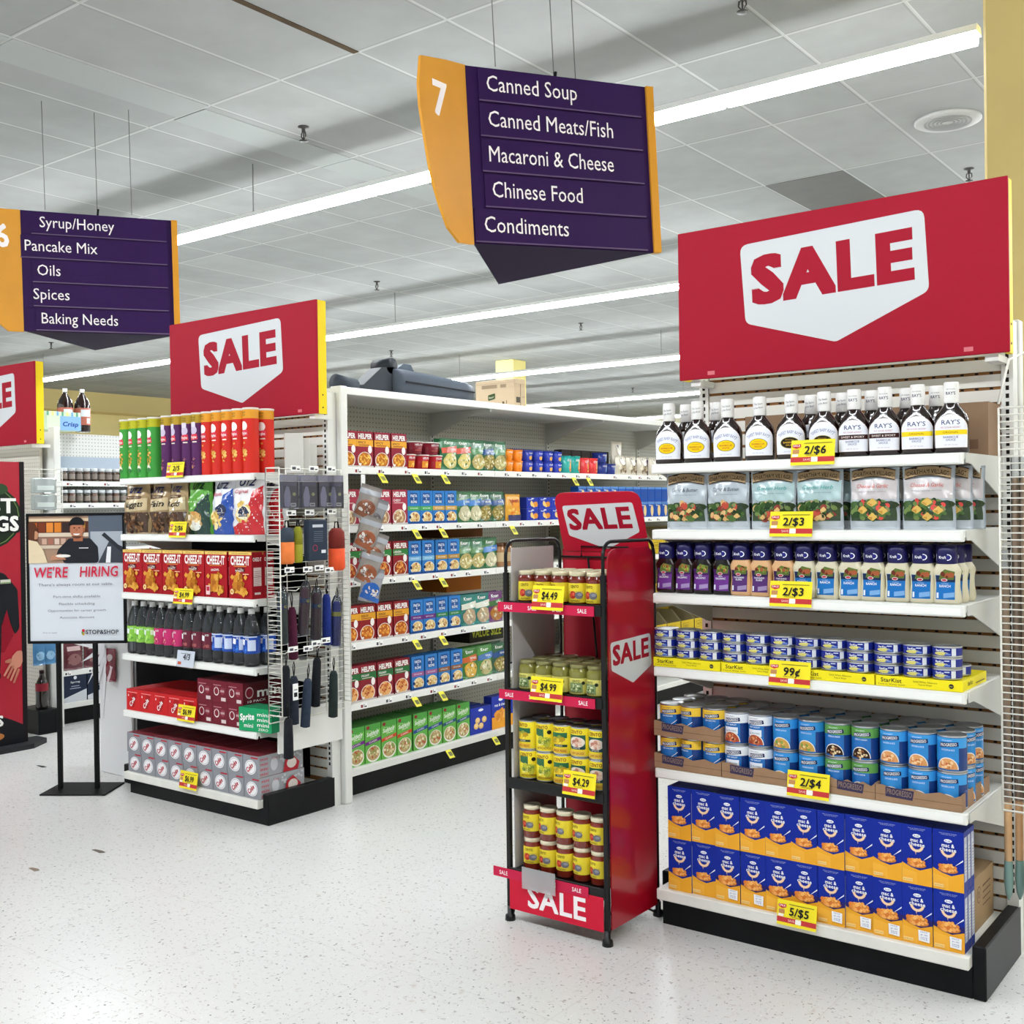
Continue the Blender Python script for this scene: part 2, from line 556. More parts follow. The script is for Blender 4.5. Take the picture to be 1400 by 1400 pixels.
# ceiling things
t = thing('ceiling_speaker', 'round white ceiling speaker with concentric grille above red sale sign', 'speaker', (-2.02, 7.23, 3.84))
MB().lathe([(.2, 0), (.2, -.012), (.185, -.02), (.14, -.02)], M('b4b4b1', .5), 32).obj('rim', t)
g = MB()
for k in range(5):
    r = .03 + .024 * k
    g.lathe([(r, -.019), (r + .014, -.026), (r + .016, -.019)], M('9a9a98', .5), 28)
g.obj('grille', t)
SPK = M('4b4a48', .4, .6)
def sprinkler():
    t = thing('fire_sprinkler')
    MB().lathe([(.035, 0), (.035, -.006), (.012, -.012), (.012, -.04)], SPK, 14).obj('escutcheon', t)
    b = MB()
    b.tube([(-.016, 0, -.035), (-.02, 0, -.06), (0, 0, -.085)], .004, SPK); b.tube([(.016, 0, -.035), (.02, 0, -.06), (0, 0, -.085)], .004, SPK)
    b.tube([(0, 0, -.04), (0, 0, -.085)], .004, SPK)
    b.obj('frame', t)
    MB().lathe([(.004, -.085), (.028, -.088), (.028, -.092), (.004, -.095)], SPK, 14).obj('deflector', t)
    return t
for lb, x, y in (('dark pendant fire sprinkler between the two hanging aisle signs', -5.216, 4.769), ('small pendant fire sprinkler just left of and below aisle seven sign', -8.19, 8.486),
                 ('pendant fire sprinkler above right corner of largest sale sign', -2.2, 8.389), ('pendant fire sprinkler at top edge of the photo, right of sign wires', -2.269, 4.823),
                 ('far pendant fire sprinkler between two rows of tube lights, below purple sign', -8.06, 12.16), ('far pendant fire sprinkler at left above the cola bottles', -14.55, 8.533),
                 ('far pendant fire sprinkler above grey plastic case on shelving', -11.627, 12.34), ('farthest pendant fire sprinkler left of tall red sale sign', -11.726, 19.564)):
    place('sprinkler', sprinkler, lb, 'sprinkler', (x, y, 3.84))

LAMP = EMIT('f6fbff', TUBE)
def fixture(x0, x1, y, name='ceiling_light'):
    t = thing(name)
    L = x1 - x0
    MB().prism([(y_ - 0, z_) for y_, z_ in ((-.046, .035), (.046, .035), (.03, .07), (-.03, .07))], 'x', 0, L, WHITE).obj('housing', t)
    d = MB()
    d.prism([(-.042, .034), (.042, .034), (.038, .006), (.02, -.010), (-.02, -.010), (-.038, .006)], 'x', .012, L - .012, LAMP)
    d.obj('diffuser', t)
    r = MB(); r.tube([(0.03, 0, .07), (0.03, 0, 3.84 - 3.43)], .004, M('8b8b88', .4, .5), 5)
    r.obj('hanging_rod', t)
    t.location = (x0, y, 3.43)
    return t
ROWS = (('nearest visible row', 5.06, -10.88, 8), ('second row from the front', 9.06, -16.9, 11), ('third row from the front', 13.4, -16.0, 8), ('fourth row from front', 17.9, -14.5, 6), ('farthest row of lights', 22.3, -15.0, 4))
for nm, y, x0, n in ROWS:
    for k in range(n):
        if 'fixture' not in PROTO:
            PROTO['fixture'] = fixture(0, 1.2, 0)
            o = PROTO['fixture']
        else:
            o = dup(PROTO['fixture'], (0, 0, 0))
        o.location = (x0 + 1.2 * k, y, 3.43)
        if (y < 6 and k != 4) or (y > 6 and k % 3 != 1):
            for ch in list(o.children):
                if ch.name.startswith('hanging_rod') and o is not PROTO['fixture']:
                    bpy.data.objects.remove(ch)
        tag(o, f'white tube light, {ORD[k]} from left end, {nm}', 'light', 'suspended tube lights')
for k, (x0, x1, y) in enumerate(((-.5, 5, 5.06), (-2.3, 5, 9.06), (-12, 5, .85), (-5, 4, 13.4))):
    o = fixture(x0, x1, y)
    tag(o, ('run of tube lights beyond the yellow column', 'run of tube lights behind the largest sale sign', 'run of tube lights overhead in front of displays', 'distant run of tube lights behind the largest sale sign')[k], 'light')

# ================================================================== end displays
SLAT = M('d8d6ce', .5); GROOVE = M('8a6038', .7); HOLE = M('201a16', .8)
def end_display(label, x0, x1, y, zs, side_right=True, back_right=.0, base=.13):
    cx = (x0 + x1) / 2; hw = (x1 - x0) / 2
    t = thing('end_display', label, 'shelf', (cx, y, 0))
    D = .44
    b = MB()
    b.box(-hw, hw + back_right, D + .005, D + .03, .1, 2.0, GROOVE)
    z = .135
    while z < 1.98:
        b.box(-hw, hw + back_right, D, D + .0055, z, z + .039, SLAT)
        z += .0494
    z = .135 + .039
    while z < 1.95:
        for k in range(int((2 * hw) / .045)):
            b.box(-hw + .05 + k * .045, -hw + .06 + k * .045, D + .003, D + .0051, z + .0022, z + .0082, HOLE)
        z += .0494
    b.obj('back_panel', t)
    for s in (-1, 1):
        u = MB(); xx = s * (hw + .02) + (back_right if s > 0 else 0)
        u.box(xx - .018, xx + .018, D - .005, D + .05, 0, 2.02, WMET)
        zz = .2
        while zz < 2.0:
            u.box(xx - .005, xx + .005, D - .0065, D - .004, zz, zz + .014, HOLE); zz += .0254
        u.obj('upright', t)
    for z in zs:
        sh = MB()
        sh.cbox(-hw, hw, .012, D - .01, z - .022, z, WMET, .003)
        sh.cbox(-hw, hw, 0, .014, z - .034, z - .001, M('e6e6e1', .4), .003)
        so = sh.obj('shelf', t)
        MB().box(-hw + .01, hw - .01, -.002, 0.0, z - .029, z - .008, M('eeeeea', .3)).obj('price_channel', so)
        for s in (-1, 1):
            br = MB(); xa = s * hw + (.0006 if s > 0 else -.0042)
            br.prism([(.02, z - .001), (.02, z - .03), (.07, z - .032), (D - .02, z - .135), (D - .004, z - .135), (D - .004, z - .001)], 'x', xa, xa + .0036, M('c9c9c4', .4))
            br.obj('bracket', so)
    d = MB(); d.cbox(-hw, hw, 0, D, base - .038, base, M('e2e0d8', .4, var=.06, scale=12), .003); d.obj('base_deck', t)
    k = MB(); k.box(-hw + .005, hw, .035, .055, 0, base - .038, KICK); k.box(-hw + .005, -hw + .03, .05, D, 0, .09, KICK); k.obj('kick_plate', t)
    if side_right:
        p = MB(); p.cbox(-hw - .035, -hw - .004, .10, D + .01, 0, base + .028, KICK, .004); p.obj('side_plate', t)
        p = MB(); p.cbox(hw + .001, hw + .04, .03, D + .01, 0, base + .028, KICK, .004); p.obj('side_plate', t)
    return t
E7S = [1.59, 1.365, 1.147, .895, .546]
E7 = end_display('tall right end display shelving stocked with sauces, tuna, soup and boxed macaroni', -1.93, -.9, 3.335, E7S)
E6S = [1.622, 1.336, 1.038, .723, .432]
E6 = end_display('left end display shelving stocked with chips, crackers, drinks and soda cartons', -5.065, -4.02, 3.335, E6S, base=.115)
E6B = .115
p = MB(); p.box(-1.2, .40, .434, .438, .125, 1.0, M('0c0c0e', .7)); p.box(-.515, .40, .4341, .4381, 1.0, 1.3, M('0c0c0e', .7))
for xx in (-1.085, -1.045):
    p.box(xx - .008, xx + .008, .428, .434, .125, 1.0, M('8a8a88', .5)); # dark sheet added over the slats imitates shade behind the lower goods
p.obj('shade_sheet', E6)['label'] = 'added dark sheet for shade between lower shelves'

# ------------------------------------------------------------------ sale signs
def shield_sale(cv, cu, zt, sc=1.0, rot=.03):
    pts = [(-.322, .372), (.318, .393), (.332, .13), (.024, -.003), (-.303, .094)]
    pts = [(cu + x * sc, zt + z * sc) for x, z in pts]
    cv.poly(rpoly(pts, .03 * sc), SHIELD)
    cv.text('SALE', cu + .005 * sc, zt + .172 * sc, .150 * sc, REDS, w=.565 * sc, bold=.065, rot=rot)
def sale_sign(label, x0, x1, y, z0, z1, side=True):
    t = thing('sale_sign', label, 'sign', ((x0 + x1) / 2, y, z0))
    hw = (x1 - x0) / 2; h = z1 - z0
    b = MB(); b.cbox(-hw, hw, 0, .012, 0, h, REDS, .002)
    cv = Cv(b, front(0))
    shield_sale(cv, 0, .088)
    for u in (-hw + .13, hw - .12):
        cv.rect(u - .014, .012, u + .014, .026, M('d8737c', .3))
    b.obj('sign_panel', t)
    f = MB()
    for s in (-1, 1):
        xx = s * (hw - .012)
        f.box(xx - .008, xx + .008, .013, .066, 0, h, YEL)
        for zz in (.03, .09):
            f.tube([(xx + .0085 * s, .04, zz), (xx + .0095 * s, .04, zz)], .004, BLACKM, 8)
    f.box(-hw + .02, hw - .02, .013, .02, .01, h - .01, WMET)
    f.obj('frame', t)
    br = MB()
    for s in (-1, 1):
        br = MB(); br.box(s * hw * .9 - .02, s * hw * .9 + .02, .02, .128, -.022, -.001, WMET)
        br.obj('bracket', t)
    return t
sale_sign('largest red SALE sign with white shield, on top of right end display', -1.982, -.842, 3.64, 1.905, 2.445)
sale_sign('red SALE sign with yellow side frame, above the left end display of chips', -5.05, -3.913, 3.64, 1.905, 2.445)
sale_sign('red SALE sign cut off by left edge of the photo, yellow side frame', -8.0, -6.868, 3.905, 1.905, 2.445)

# ------------------------------------------------------------------ hanging aisle signs
PUR = M('2c1146', .55, var=.05, scale=4); PURD = M('2c1638', .5); GOLD = M('d0902a', .45, var=.05, scale=6); SIGNW = M('f4ecec', .5)
def aisle_sign(label, A, ang, tilt, wd, num, rows, wires, numh):
    t = thing('aisle_sign', label, 'sign', A)
    t.rotation_euler = (tilt[0], tilt[1], 0)
    H = .70
    d = Vector((math.cos(ang), math.sin(ang), 0)); nrm = Vector((math.sin(ang), -math.cos(ang), 0))
    d2 = Vector((math.cos(ang + PI / 3), math.sin(ang + PI / 3), 0))
    B = d * wd; Cc = d2 * wd
    b = MB()
    tri = [(0, 0), (B.x, B.y), (Cc.x, Cc.y)]
    b.prism(tri, 'z', 0, H, PUR, M('1f1233', .7))
    b.obj('body', t)
    mp = lambda u, v, n: tuple(d * u + nrm * n + Vector((0, 0, v)))
    rh = H / len(rows)
    for i, (txt, u0, ind, tw) in enumerate(rows):
        z1 = H - i * rh; z0 = z1 - rh
        rb = MB(); cv = Cv(rb, mp)
        o = len(rb.v)
        q = [(ind, z0 + .006), (wd - .03, z0 + .006), (wd - .03, z1 - .004), (ind, z1 - .004)]
        vs = [mp(u, v, .001) for u, v in q] + [mp(u, v, .007) for u, v in q]
        rb.add(vs, [(0, 1, 5, 4), (1, 2, 6, 5), (2, 3, 7, 6), (3, 0, 4, 7), (4, 5, 6, 7)], PUR)
        cv.n = 45
        cv.rect(ind, z0 + .004, wd - .035, z0 + .010, M('5b4668', .3))
        cv.text(txt, u0, z0 + .046, .062, SIGNW, w=tw, al='L', bold=0)
        rb.obj('name_strip', t)
    e = MB()
    mp2 = lambda u, v, n: tuple(d * (wd + u) + nrm * n + Vector((0, 0, v)))
    vs = [mp2(u, v, n) for v in (0, H) for u, n in ((-.004, .012), (.03, .012), (.03, -.02), (-.004, -.02))]
    e.add(vs, [(0, 1, 5, 4), (1, 2, 6, 5), (2, 3, 7, 6), (3, 0, 4, 7), (4, 5, 6, 7), (3, 2, 1, 0)], GOLD)
    e.obj('edge_trim', t)
    od = -(d + d2).normalized(); on = Vector((-od.y, od.x, 0))
    if on.x < 0:
        on = -on
    prof = [(0, .70), (.12, .685), (.266, .659), (.285, .553), (.284, .47), (.272, .393), (.246, .25), (.225, .18), (.197, .11), (.156, .035), (.09, -.012), (0, -.006)]
    f = MB()
    vs = [tuple(od * s + on * k + Vector((0, 0, z))) for k in (.006, -.006) for s, z in prof]
    n = len(prof)
    f.add(vs, [list(range(n))[::-1], list(range(n, 2 * n))] + [[i, (i + 1) % n, n + (i + 1) % n, n + i] for i in range(n)], GOLD)
    cv = Cv(f, lambda u, v, n: tuple(od * (-u) + on * (.006 + n) + Vector((0, 0, v))))
    cv.text(num, -.165 if num == '7' else -.115, .46 if num == '7' else .47, .125, SIGNW, bold=.03, w=.085)
    f.obj('number_fin', t)
    w = MB()
    for px, py in wires:
        w.tube([(px, py, H), (px - .0, py, 3.84 - A[2] + .0)], .0022, M('6f6f6c', .4, .4), 5)
    w.tube([(wires[1][0], wires[1][1], H), (wires[1][0] + .01, wires[1][1], H + .05)], .007, BLACKM, 6)
    w.obj('hanging_wire', t)
    return t
WR = [(.08, .1), (.14, .42), (.22, .46)]
aisle_sign('hanging purple aisle sign number 7 with yellow fin, starting Canned Soup', (-2.753, 3.396, 2.486), 1.063, (.022, -.033), .824, '7',
           [('Canned Soup', .09, .055, .40), ('Canned Meats/Fish', .09, .055, .56), ('Macaroni & Cheese', .085, .055, .56), ('Chinese Food', .092, .06, .40), ('Condiments', .05, .01, .37)], WR, .12)
aisle_sign('hanging purple aisle sign number 6 with yellow fin, starting Syrup/Honey', (-6.143, 3.431, 2.507), 1.054, (.012, -.011), .848, '6',
           [('Syrup/Honey', .105, .06, .41), ('Pancake Mix', .022, -.012, .395), ('Oils', .085, .06, .125), ('Spices', .06, .06, .195), ('Baking Needs', .10, .07, .42)], [(.1, .1), (.16, .4), (.36, .5)], .12)

# ================================================================== aisle shelving
PEG = peg_material('c9cac6')
def gondola(label, ox, oy, length, zs, canopy=2.055, depth=.47, sec=1.22, ns=4):
    """faces +X; origin at its near front corner on the floor, runs along +Y"""
    t = thing('aisle_shelving', label, 'shelf', (ox, oy, 0))
    p = MB(); p.cbox(-.066, .006, 0, .05, 0, canopy, WMET, .004)
    p.obj('end_post', t)
    p = MB(); p.cbox(-1.09, -1.02, 0, .05, 0, 2.02, WMET, .004); p.box(-1.02, -.066, .012, .03, .1, canopy - .03, WMET)
    p.obj('end_panel', t)
    for k in range(ns):
        y0 = .05 + k * sec; y1 = y0 + sec
        b = MB(); b.box(-.54, -.53, y0, y1, .12, canopy - .001, PEG); b.obj('peg_panel', t)
        u = MB(); u.box(-.53, -.515, y1 - .015, y1 + .015, .1, 2.03, WMET)
        zz = .2
        while zz < 2.0:
            u.box(-.5151, -.5135, y1 - .004, y1 + .004, zz, zz + .013, HOLE); zz += .0254
        u.obj('upright', t)
        if canopy > 2.03:
            c = MB(); c.cbox(-.53, -.04, y0, y1 - .002, canopy - .03, canopy, WMET, .003); c.cbox(-.04, -.025, y0, y1 - .002, canopy - .036, canopy + .001, M('e6e6e2', .4), .003)
            co = c.obj('canopy_shelf', t)
            br = MB(); br.prism([(-.05, canopy - .03), (-.52, canopy - .03), (-.52, canopy - .17), (-.49, canopy - .17), (-.2, canopy - .065), (-.05, canopy - .05)], 'y', y1 - .02, y1 - .008, M('c2c2bd', .4)); br.obj('bracket', co)
        for z in zs:
            s = MB(); s.cbox(-.53, -.045, y0, y1 - .002, z - .022, z, WMET, .002); s.cbox(-.045, -.034, y0, y1 - .002, z - .035, z, M('e9e9e5', .4), .002)
            so = s.obj('shelf', t)
            R = random.Random(int(z * 1000) + k); yy = y0 + R.uniform(.02, .1); far = MB()
            while yy < y1 - .08:
                pt = far if k > 1 else MB()
                cv = Cv(pt, lambda u, v, n: (-.034 + n, u, v))
                cv.rect(yy, z - .031, yy + .05, z - .006, M('f6f6f4', .4))
                cv.rect(yy + .003, z - .027, yy + .018, z - .012, M('8c3a3a', .5) if R.random() < .5 else M('55555a', .5))
                cv.rect(yy + .024, z - .027, yy + .028, z - .01, BLACKM); cv.rect(yy + .031, z - .027, yy + .044, z - .02, M('3a3a3c', .5))
                yy += R.uniform(.11, .2)
                if k < 2:
                    pt.obj('shelf_label', so)
            if k > 1:
                far.obj('shelf_labels', so)['kind'] = 'stuff'
        d = MB(); d.cbox(-.53, -.03, y0, y1 - .001, .115, .152, WMET, .003); d.obj('base_deck', t)
        kk = MB(); kk.box(-.115, -.095, y0, y1, 0, .115, KICK); kk.obj('kick_plate', t)
    return t
GX, GY = -3.96, 3.83
G6 = gondola('long white aisle shelving full of boxed dinners, with tall end post and canopy', GX, GY, 4.9, [1.66, 1.365, 1.095, .778, .475])
GX5, GY5 = -6.97, 4.09
G5 = gondola('white pegboard shelving at far left holding jars, behind the hiring sign', GX5, GY5, 2.5, [1.665, 1.515, 1.2, .80, .37], canopy=2.03, ns=3)
end5 = MB().box(-1.05, -.10, -.04, -.02, .1, 1.95, peg_material('c4beb2', 'XZ')); end5.obj('end_panel', G5)
G7 = gondola('plain white aisle shelving standing behind the right end display', -.862, 3.83, .85, [1.66, 1.3, .9, .5], canopy=2.03, sec=.85, ns=1)

# ================================================================== red wire rack in front
BWIRE = M('0b0b0c', .35)
RX0, RX1, RY0, RY1 = -2.378, -1.975, 3.085, 3.43
def wire_rack():
    t = thing('wire_rack', 'tall black wire display rack with red SALE panels, standing on aisle floor', 'rack', ((RX0 + RX1) / 2, RY0, 0))
    hw = (RX1 - RX0) / 2; D = RY1 - RY0
    for s in (-1, 1):
        x = s * hw
        pts = [(x, 0.006, .05), (x, .006, 1.28)]
        for k in range(6):
            a = PI - PI / 2 * (k + 1) / 6
            pts.append((x, .056 + .05 * math.cos(a), 1.28 + .05 * math.sin(a)))
        for k in range(6):
            a = PI / 2 - PI / 2 * (k + 1) / 6
            pts.append((x, D - .056 + .05 * math.cos(a), 1.28 + .05 * math.sin(a)))
        pts += [(x, D - .006, .05)]
        f = MB(); f.tube(pts, .0062, BWIRE, 8)
        f.tube([(x, .006, .10), (x, D - .006, .10)], .005, BWIRE)
        f.tube([(x, .006, .9), (x, D - .006, .9)], .003, BWIRE); f.tube([(x, .006, .6), (x, D - .006, .6)], .003, BWIRE)
        f.tube([(x * .98, .03, .05), (x * .98, .012, .012)], .005, BWIRE); f.tube([(x, D * .5, .098), (x * .985, D - .03, .02)], .004, BWIRE)
        f.box(x - .008, x + .008, .0, .014, .05, 1.22, BWIRE)
        f.obj('side_frame', t)
        for y in (.006, D - .006):
            MB().lathe([(.010, .05), (.010, .022), (.017, .018), (.019, 0.0)], BWIRE, 12, x, y).obj('foot', t)
    f = MB()
    for z in (1.262, .04 + .06):
        f.tube([(-hw, D - .006, z), (hw, D - .006, z)], .004, BWIRE)
    f.tube([(-hw * .5, D - .012, 1.262), (-hw * .5, D - .012, 1.30), (hw * .5, D - .012, 1.30), (hw * .5, D - .012, 1.262)], .003, BWIRE)
    f.tube([(-.07, D - .014, 1.262), (.0, D - .014, .5)], .004, BWIRE)
    f.obj('back_frame', t)
    zs = [(1.118, True), (.812, True), (.50, False), (.183, True)]
    for i, (z, red) in enumerate(zs):
        sh = MB()
        sh.box(-hw + .01, hw - .01, .01, D - .02, z - .006, z - .001, BWIRE)
        for k in range(10):
            yy = .02 + k * (D - .05) / 9
            sh.tube([(-hw + .006, yy, z - .004), (hw - .006, yy, z - .004)], .0025, BWIRE, 5)
        sh.cbox(-hw + .004, hw - .004, -.004, .006, z - .034, z + .004, BWIRE, .002)
        sh.tube([(-hw + .006, .02, z - .03), (-hw + .03, .2, z - .055), (-hw + .05, D - .02, z - .008)], .003, BWIRE, 5)
        so = sh.obj('shelf', t)
        if red:
            x0 = -hw - .026 if i != 3 else -hw - .062
            st = MB(); st.box(x0, x0 + .40, -.008, -.005, z - .034, z - .001, M('c8234a', .4))
            cv = Cv(st, front(-.008))
            for k in range(4):
                cv.text('SALE', x0 + .045 + k * .103, z - .0245, .0135, M('f6eef0', .5), bold=.03, w=.036)
            st.obj('price_strip', so)
    p = MB(); p.box(-hw + .012, -hw + .016, .02, D - .07, .1, 1.305, M('b9b4b4', .35)); p.obj('left_panel', t)['label'] = 'pale grey inside of left panel'
    p = MB()
    y0, y1 = .025, D - .02
    pts = rpoly([(y0, .045), (y1, .045), (y1, 1.305), (y0, 1.305)], .045)
    pts[0:5] = [(y0, .045)]; pts = [q for q in pts]
    p.prism([(y0, .045), (y1, .045)] + rpoly([(y0, .045), (y1, .045), (y1, 1.305), (y0, 1.305)], .05)[10:], 'x', hw + .002, hw + .006, M('a80a22', .28, coat=.4))
    cv = Cv(p, rside(hw + .006))
    q = [(.035, .995), (.296, 1.003), (.305, .892), (.178, .845), (.042, .902)]
    cv.poly(rpoly(q, .014), SHIELD)
    cv.text('SALE', .168, .922, .062, REDS, w=.235, bold=.045, rot=.03)
    p.obj('right_panel', t)
    p = MB()
    p.box(-hw + .008, hw - .008, D + .002, D + .006, .1, 1.29, M('ae0c26', .35))
    p.obj('back_panel', t)
    # header, bent forward at the top of the back panel
    h = MB(); tilt = .30
    mp = lambda u, v, n: (u, D + .0 - (v * math.sin(tilt)) - n * math.cos(tilt), 1.285 + v * math.cos(tilt) - n * math.sin(tilt))
    hd = .183
    out = rpoly([(-hd, 0), (hd, 0), (hd, .225), (-hd, .225)], .045)
    out = [(-hd, 0), (hd, 0)] + out[10:]
    n = len(out)
    vs = [mp(u, v, 0) for u, v in out] + [mp(u, v, .004) for u, v in out]
    h.add(vs, [list(range(n))[::-1], list(range(n, 2 * n))] + [[i, (i + 1) % n, n + (i + 1) % n, n + i] for i in range(n)], M('b4122c', .45))
    cv = Cv(h, lambda u, v, n: mp(u, v, n + .004))
    cv.poly(rpoly([(-.155, .175), (.148, .185), (.158, .075), (.012, .008), (-.147, .06)], .012), SHIELD)
    cv.text('SALE', -.002, .088, .074, REDS, w=.27, bold=.045, rot=.03)
    h.obj('header', t)
    b = MB(); b.box(-hw + .008, hw - .008, -.006, -.003, .045, .158, M('cc1c38', .4))
    cv = Cv(b, front(-.006))
    cv.text('SALE', .005, .068, .072, M('f5eef0', .5), w=.24, bold=.03)
    b.obj('front_sign', t)
    return t
RACK = wire_rack()

# ================================================================== price cards
PYEL = M('f4e02e', .5); PRED = M('c33a3c', .5); PBLK = M('1d1d1f', .5)
def price_card(label, x, y, z, w, h, txt, cents=None, col=None, band=True, rz=0, lean=.15):
    t = MB()
    ca, sa = math.cos(lean), math.sin(lean)
    mp = lambda u, v, n: (u, v * sa - n * ca, v * ca + n * sa)
    c = M(col, .45) if col else PYEL
    vs = [mp(u, v, n) for n in (0, .0012) for u, v in ((-w / 2, 0), (w / 2, 0), (w / 2, h), (-w / 2, h))]
    t.add(vs, [(3, 2, 1, 0), (4, 5, 6, 7), (0, 1, 5, 4), (1, 2, 6, 5), (2, 3, 7, 6), (3, 0, 4, 7)], c)
    cv = Cv(t, lambda u, v, n: mp(u, v, n + .0012))
    if band:
        cv.rect(-w / 2, h * .12, w / 2, h * .32, PRED)
        cv.rrect(-w * .03, h * .125, w * .12, h * .315, h * .03, P('f4f0e8'))
        cv.text('SAVE', -w * .13, h * .175, h * .085, P('f0d8d0'), w=w * .16)
        cv.rrect(-w * .46, h * .46, -w * .31, h * .62, h * .02, P('c08a5a'))
        cv.rect(-w * .47, h * .34, -w * .33, h * .44, P('f5f2e6'))
        cv.poly(rpoly([(-w * .47, h * .82), (-w * .27, h * .84), (-w * .27, h * .72), (-w * .37, h * .66), (-w * .47, h * .72)], h * .02), PRED)
        cv.text('SALE', -w * .37, h * .74, h * .07, P('f6eef0'), w=w * .16, bold=.02)
        cv.rect(-w * .2, h * .85, w * .44, h * .875, P('7a7430'))
        cv.rect(-w * .15, h * .38, w * .12, h * .395, P('7a7430'))
    else:
        cv.rect(-w * .3, h * .8, w * .3, h * .83, P('6a6a70')); cv.rrect(-w * .42, h * .12, -w * .22, h * .3, h * .02, P('c0583a'))
    cv.text(txt, w * .06, h * .44, h * (.30 if band else .34), PBLK, bold=.025, w=w * (.5 if len(txt) > 3 else .4), shear=.08)
    o = t.obj('price_card', None, (x, y, z), rz)
    return tag(o, label, 'price sign')
price_card('yellow price card reading 2/$6 below the barbecue sauce bottles', -1.349, 3.326, 1.568, .142, .080, '2/$6')
price_card('yellow price card reading 2/$3 below the pouches of croutons', -1.423, 3.326, 1.344, .142, .080, '2/$3')
price_card('yellow price card reading 2/$3 below the salad dressing bottles', -1.427, 3.326, 1.122, .14, .081, '2/$3')
price_card('yellow price card reading 99 cents below the stacked tuna cans', -1.434, 3.326, .869, .138, .08, '99¢')
price_card('yellow price card reading 2/$4 below the large soup cans', -1.377, 3.326, .524, .138, .08, '2/$4')
price_card('yellow price card reading 5/$5 below the boxed macaroni', -1.418, 3.322, .109, .13, .078, '5/$5')
price_card('yellow price card reading 2/5 below the potato chip tubes', -4.585, 3.322, 1.615, .135, .075, '2/5')
price_card('yellow price card reading 2/$6 below the snack bags', -4.572, 3.322, 1.322, .132, .078, '2/$6')
price_card('yellow price card reading $4.99 below the cracker boxes', -4.536, 3.322, 1.0, .15, .075, '$4.99')
price_card('pale grey price card reading 4/3 below the clear drink bottles', -4.526, 3.322, .695, .135, .078, '4/3', col='c6ccd8', band=False)
price_card('yellow price card reading $6.99 below the small red soda cartons', -4.526, 3.322, .43, .135, .078, '$6.99')
price_card('yellow price card reading $6.99 below the silver soda cartons', -4.517, 3.322, .103, .135, .084, '$6.99')
price_card('yellow price card reading $4.49 on top shelf of wire rack', -2.185, 3.066, 1.098, .13, .083, '$4.49')
price_card('yellow price card reading $4.99 below olive green jars on wire rack', -2.195, 3.066, .79, .133, .079, '$4.99')
price_card('yellow price card reading $4.29 below yellow cans on wire rack', -2.067, 3.066, .484, .13, .08, '$4.29')
o = MB().box(-.07, .07, 0, .0012, 0, .075, CLEAR('f2f2f4', .3)).obj('card_holder', None, (-2.235, 3.064, .132))
tag(o, 'empty clear plastic price holder on bottom lip of wire rack', 'price holder')

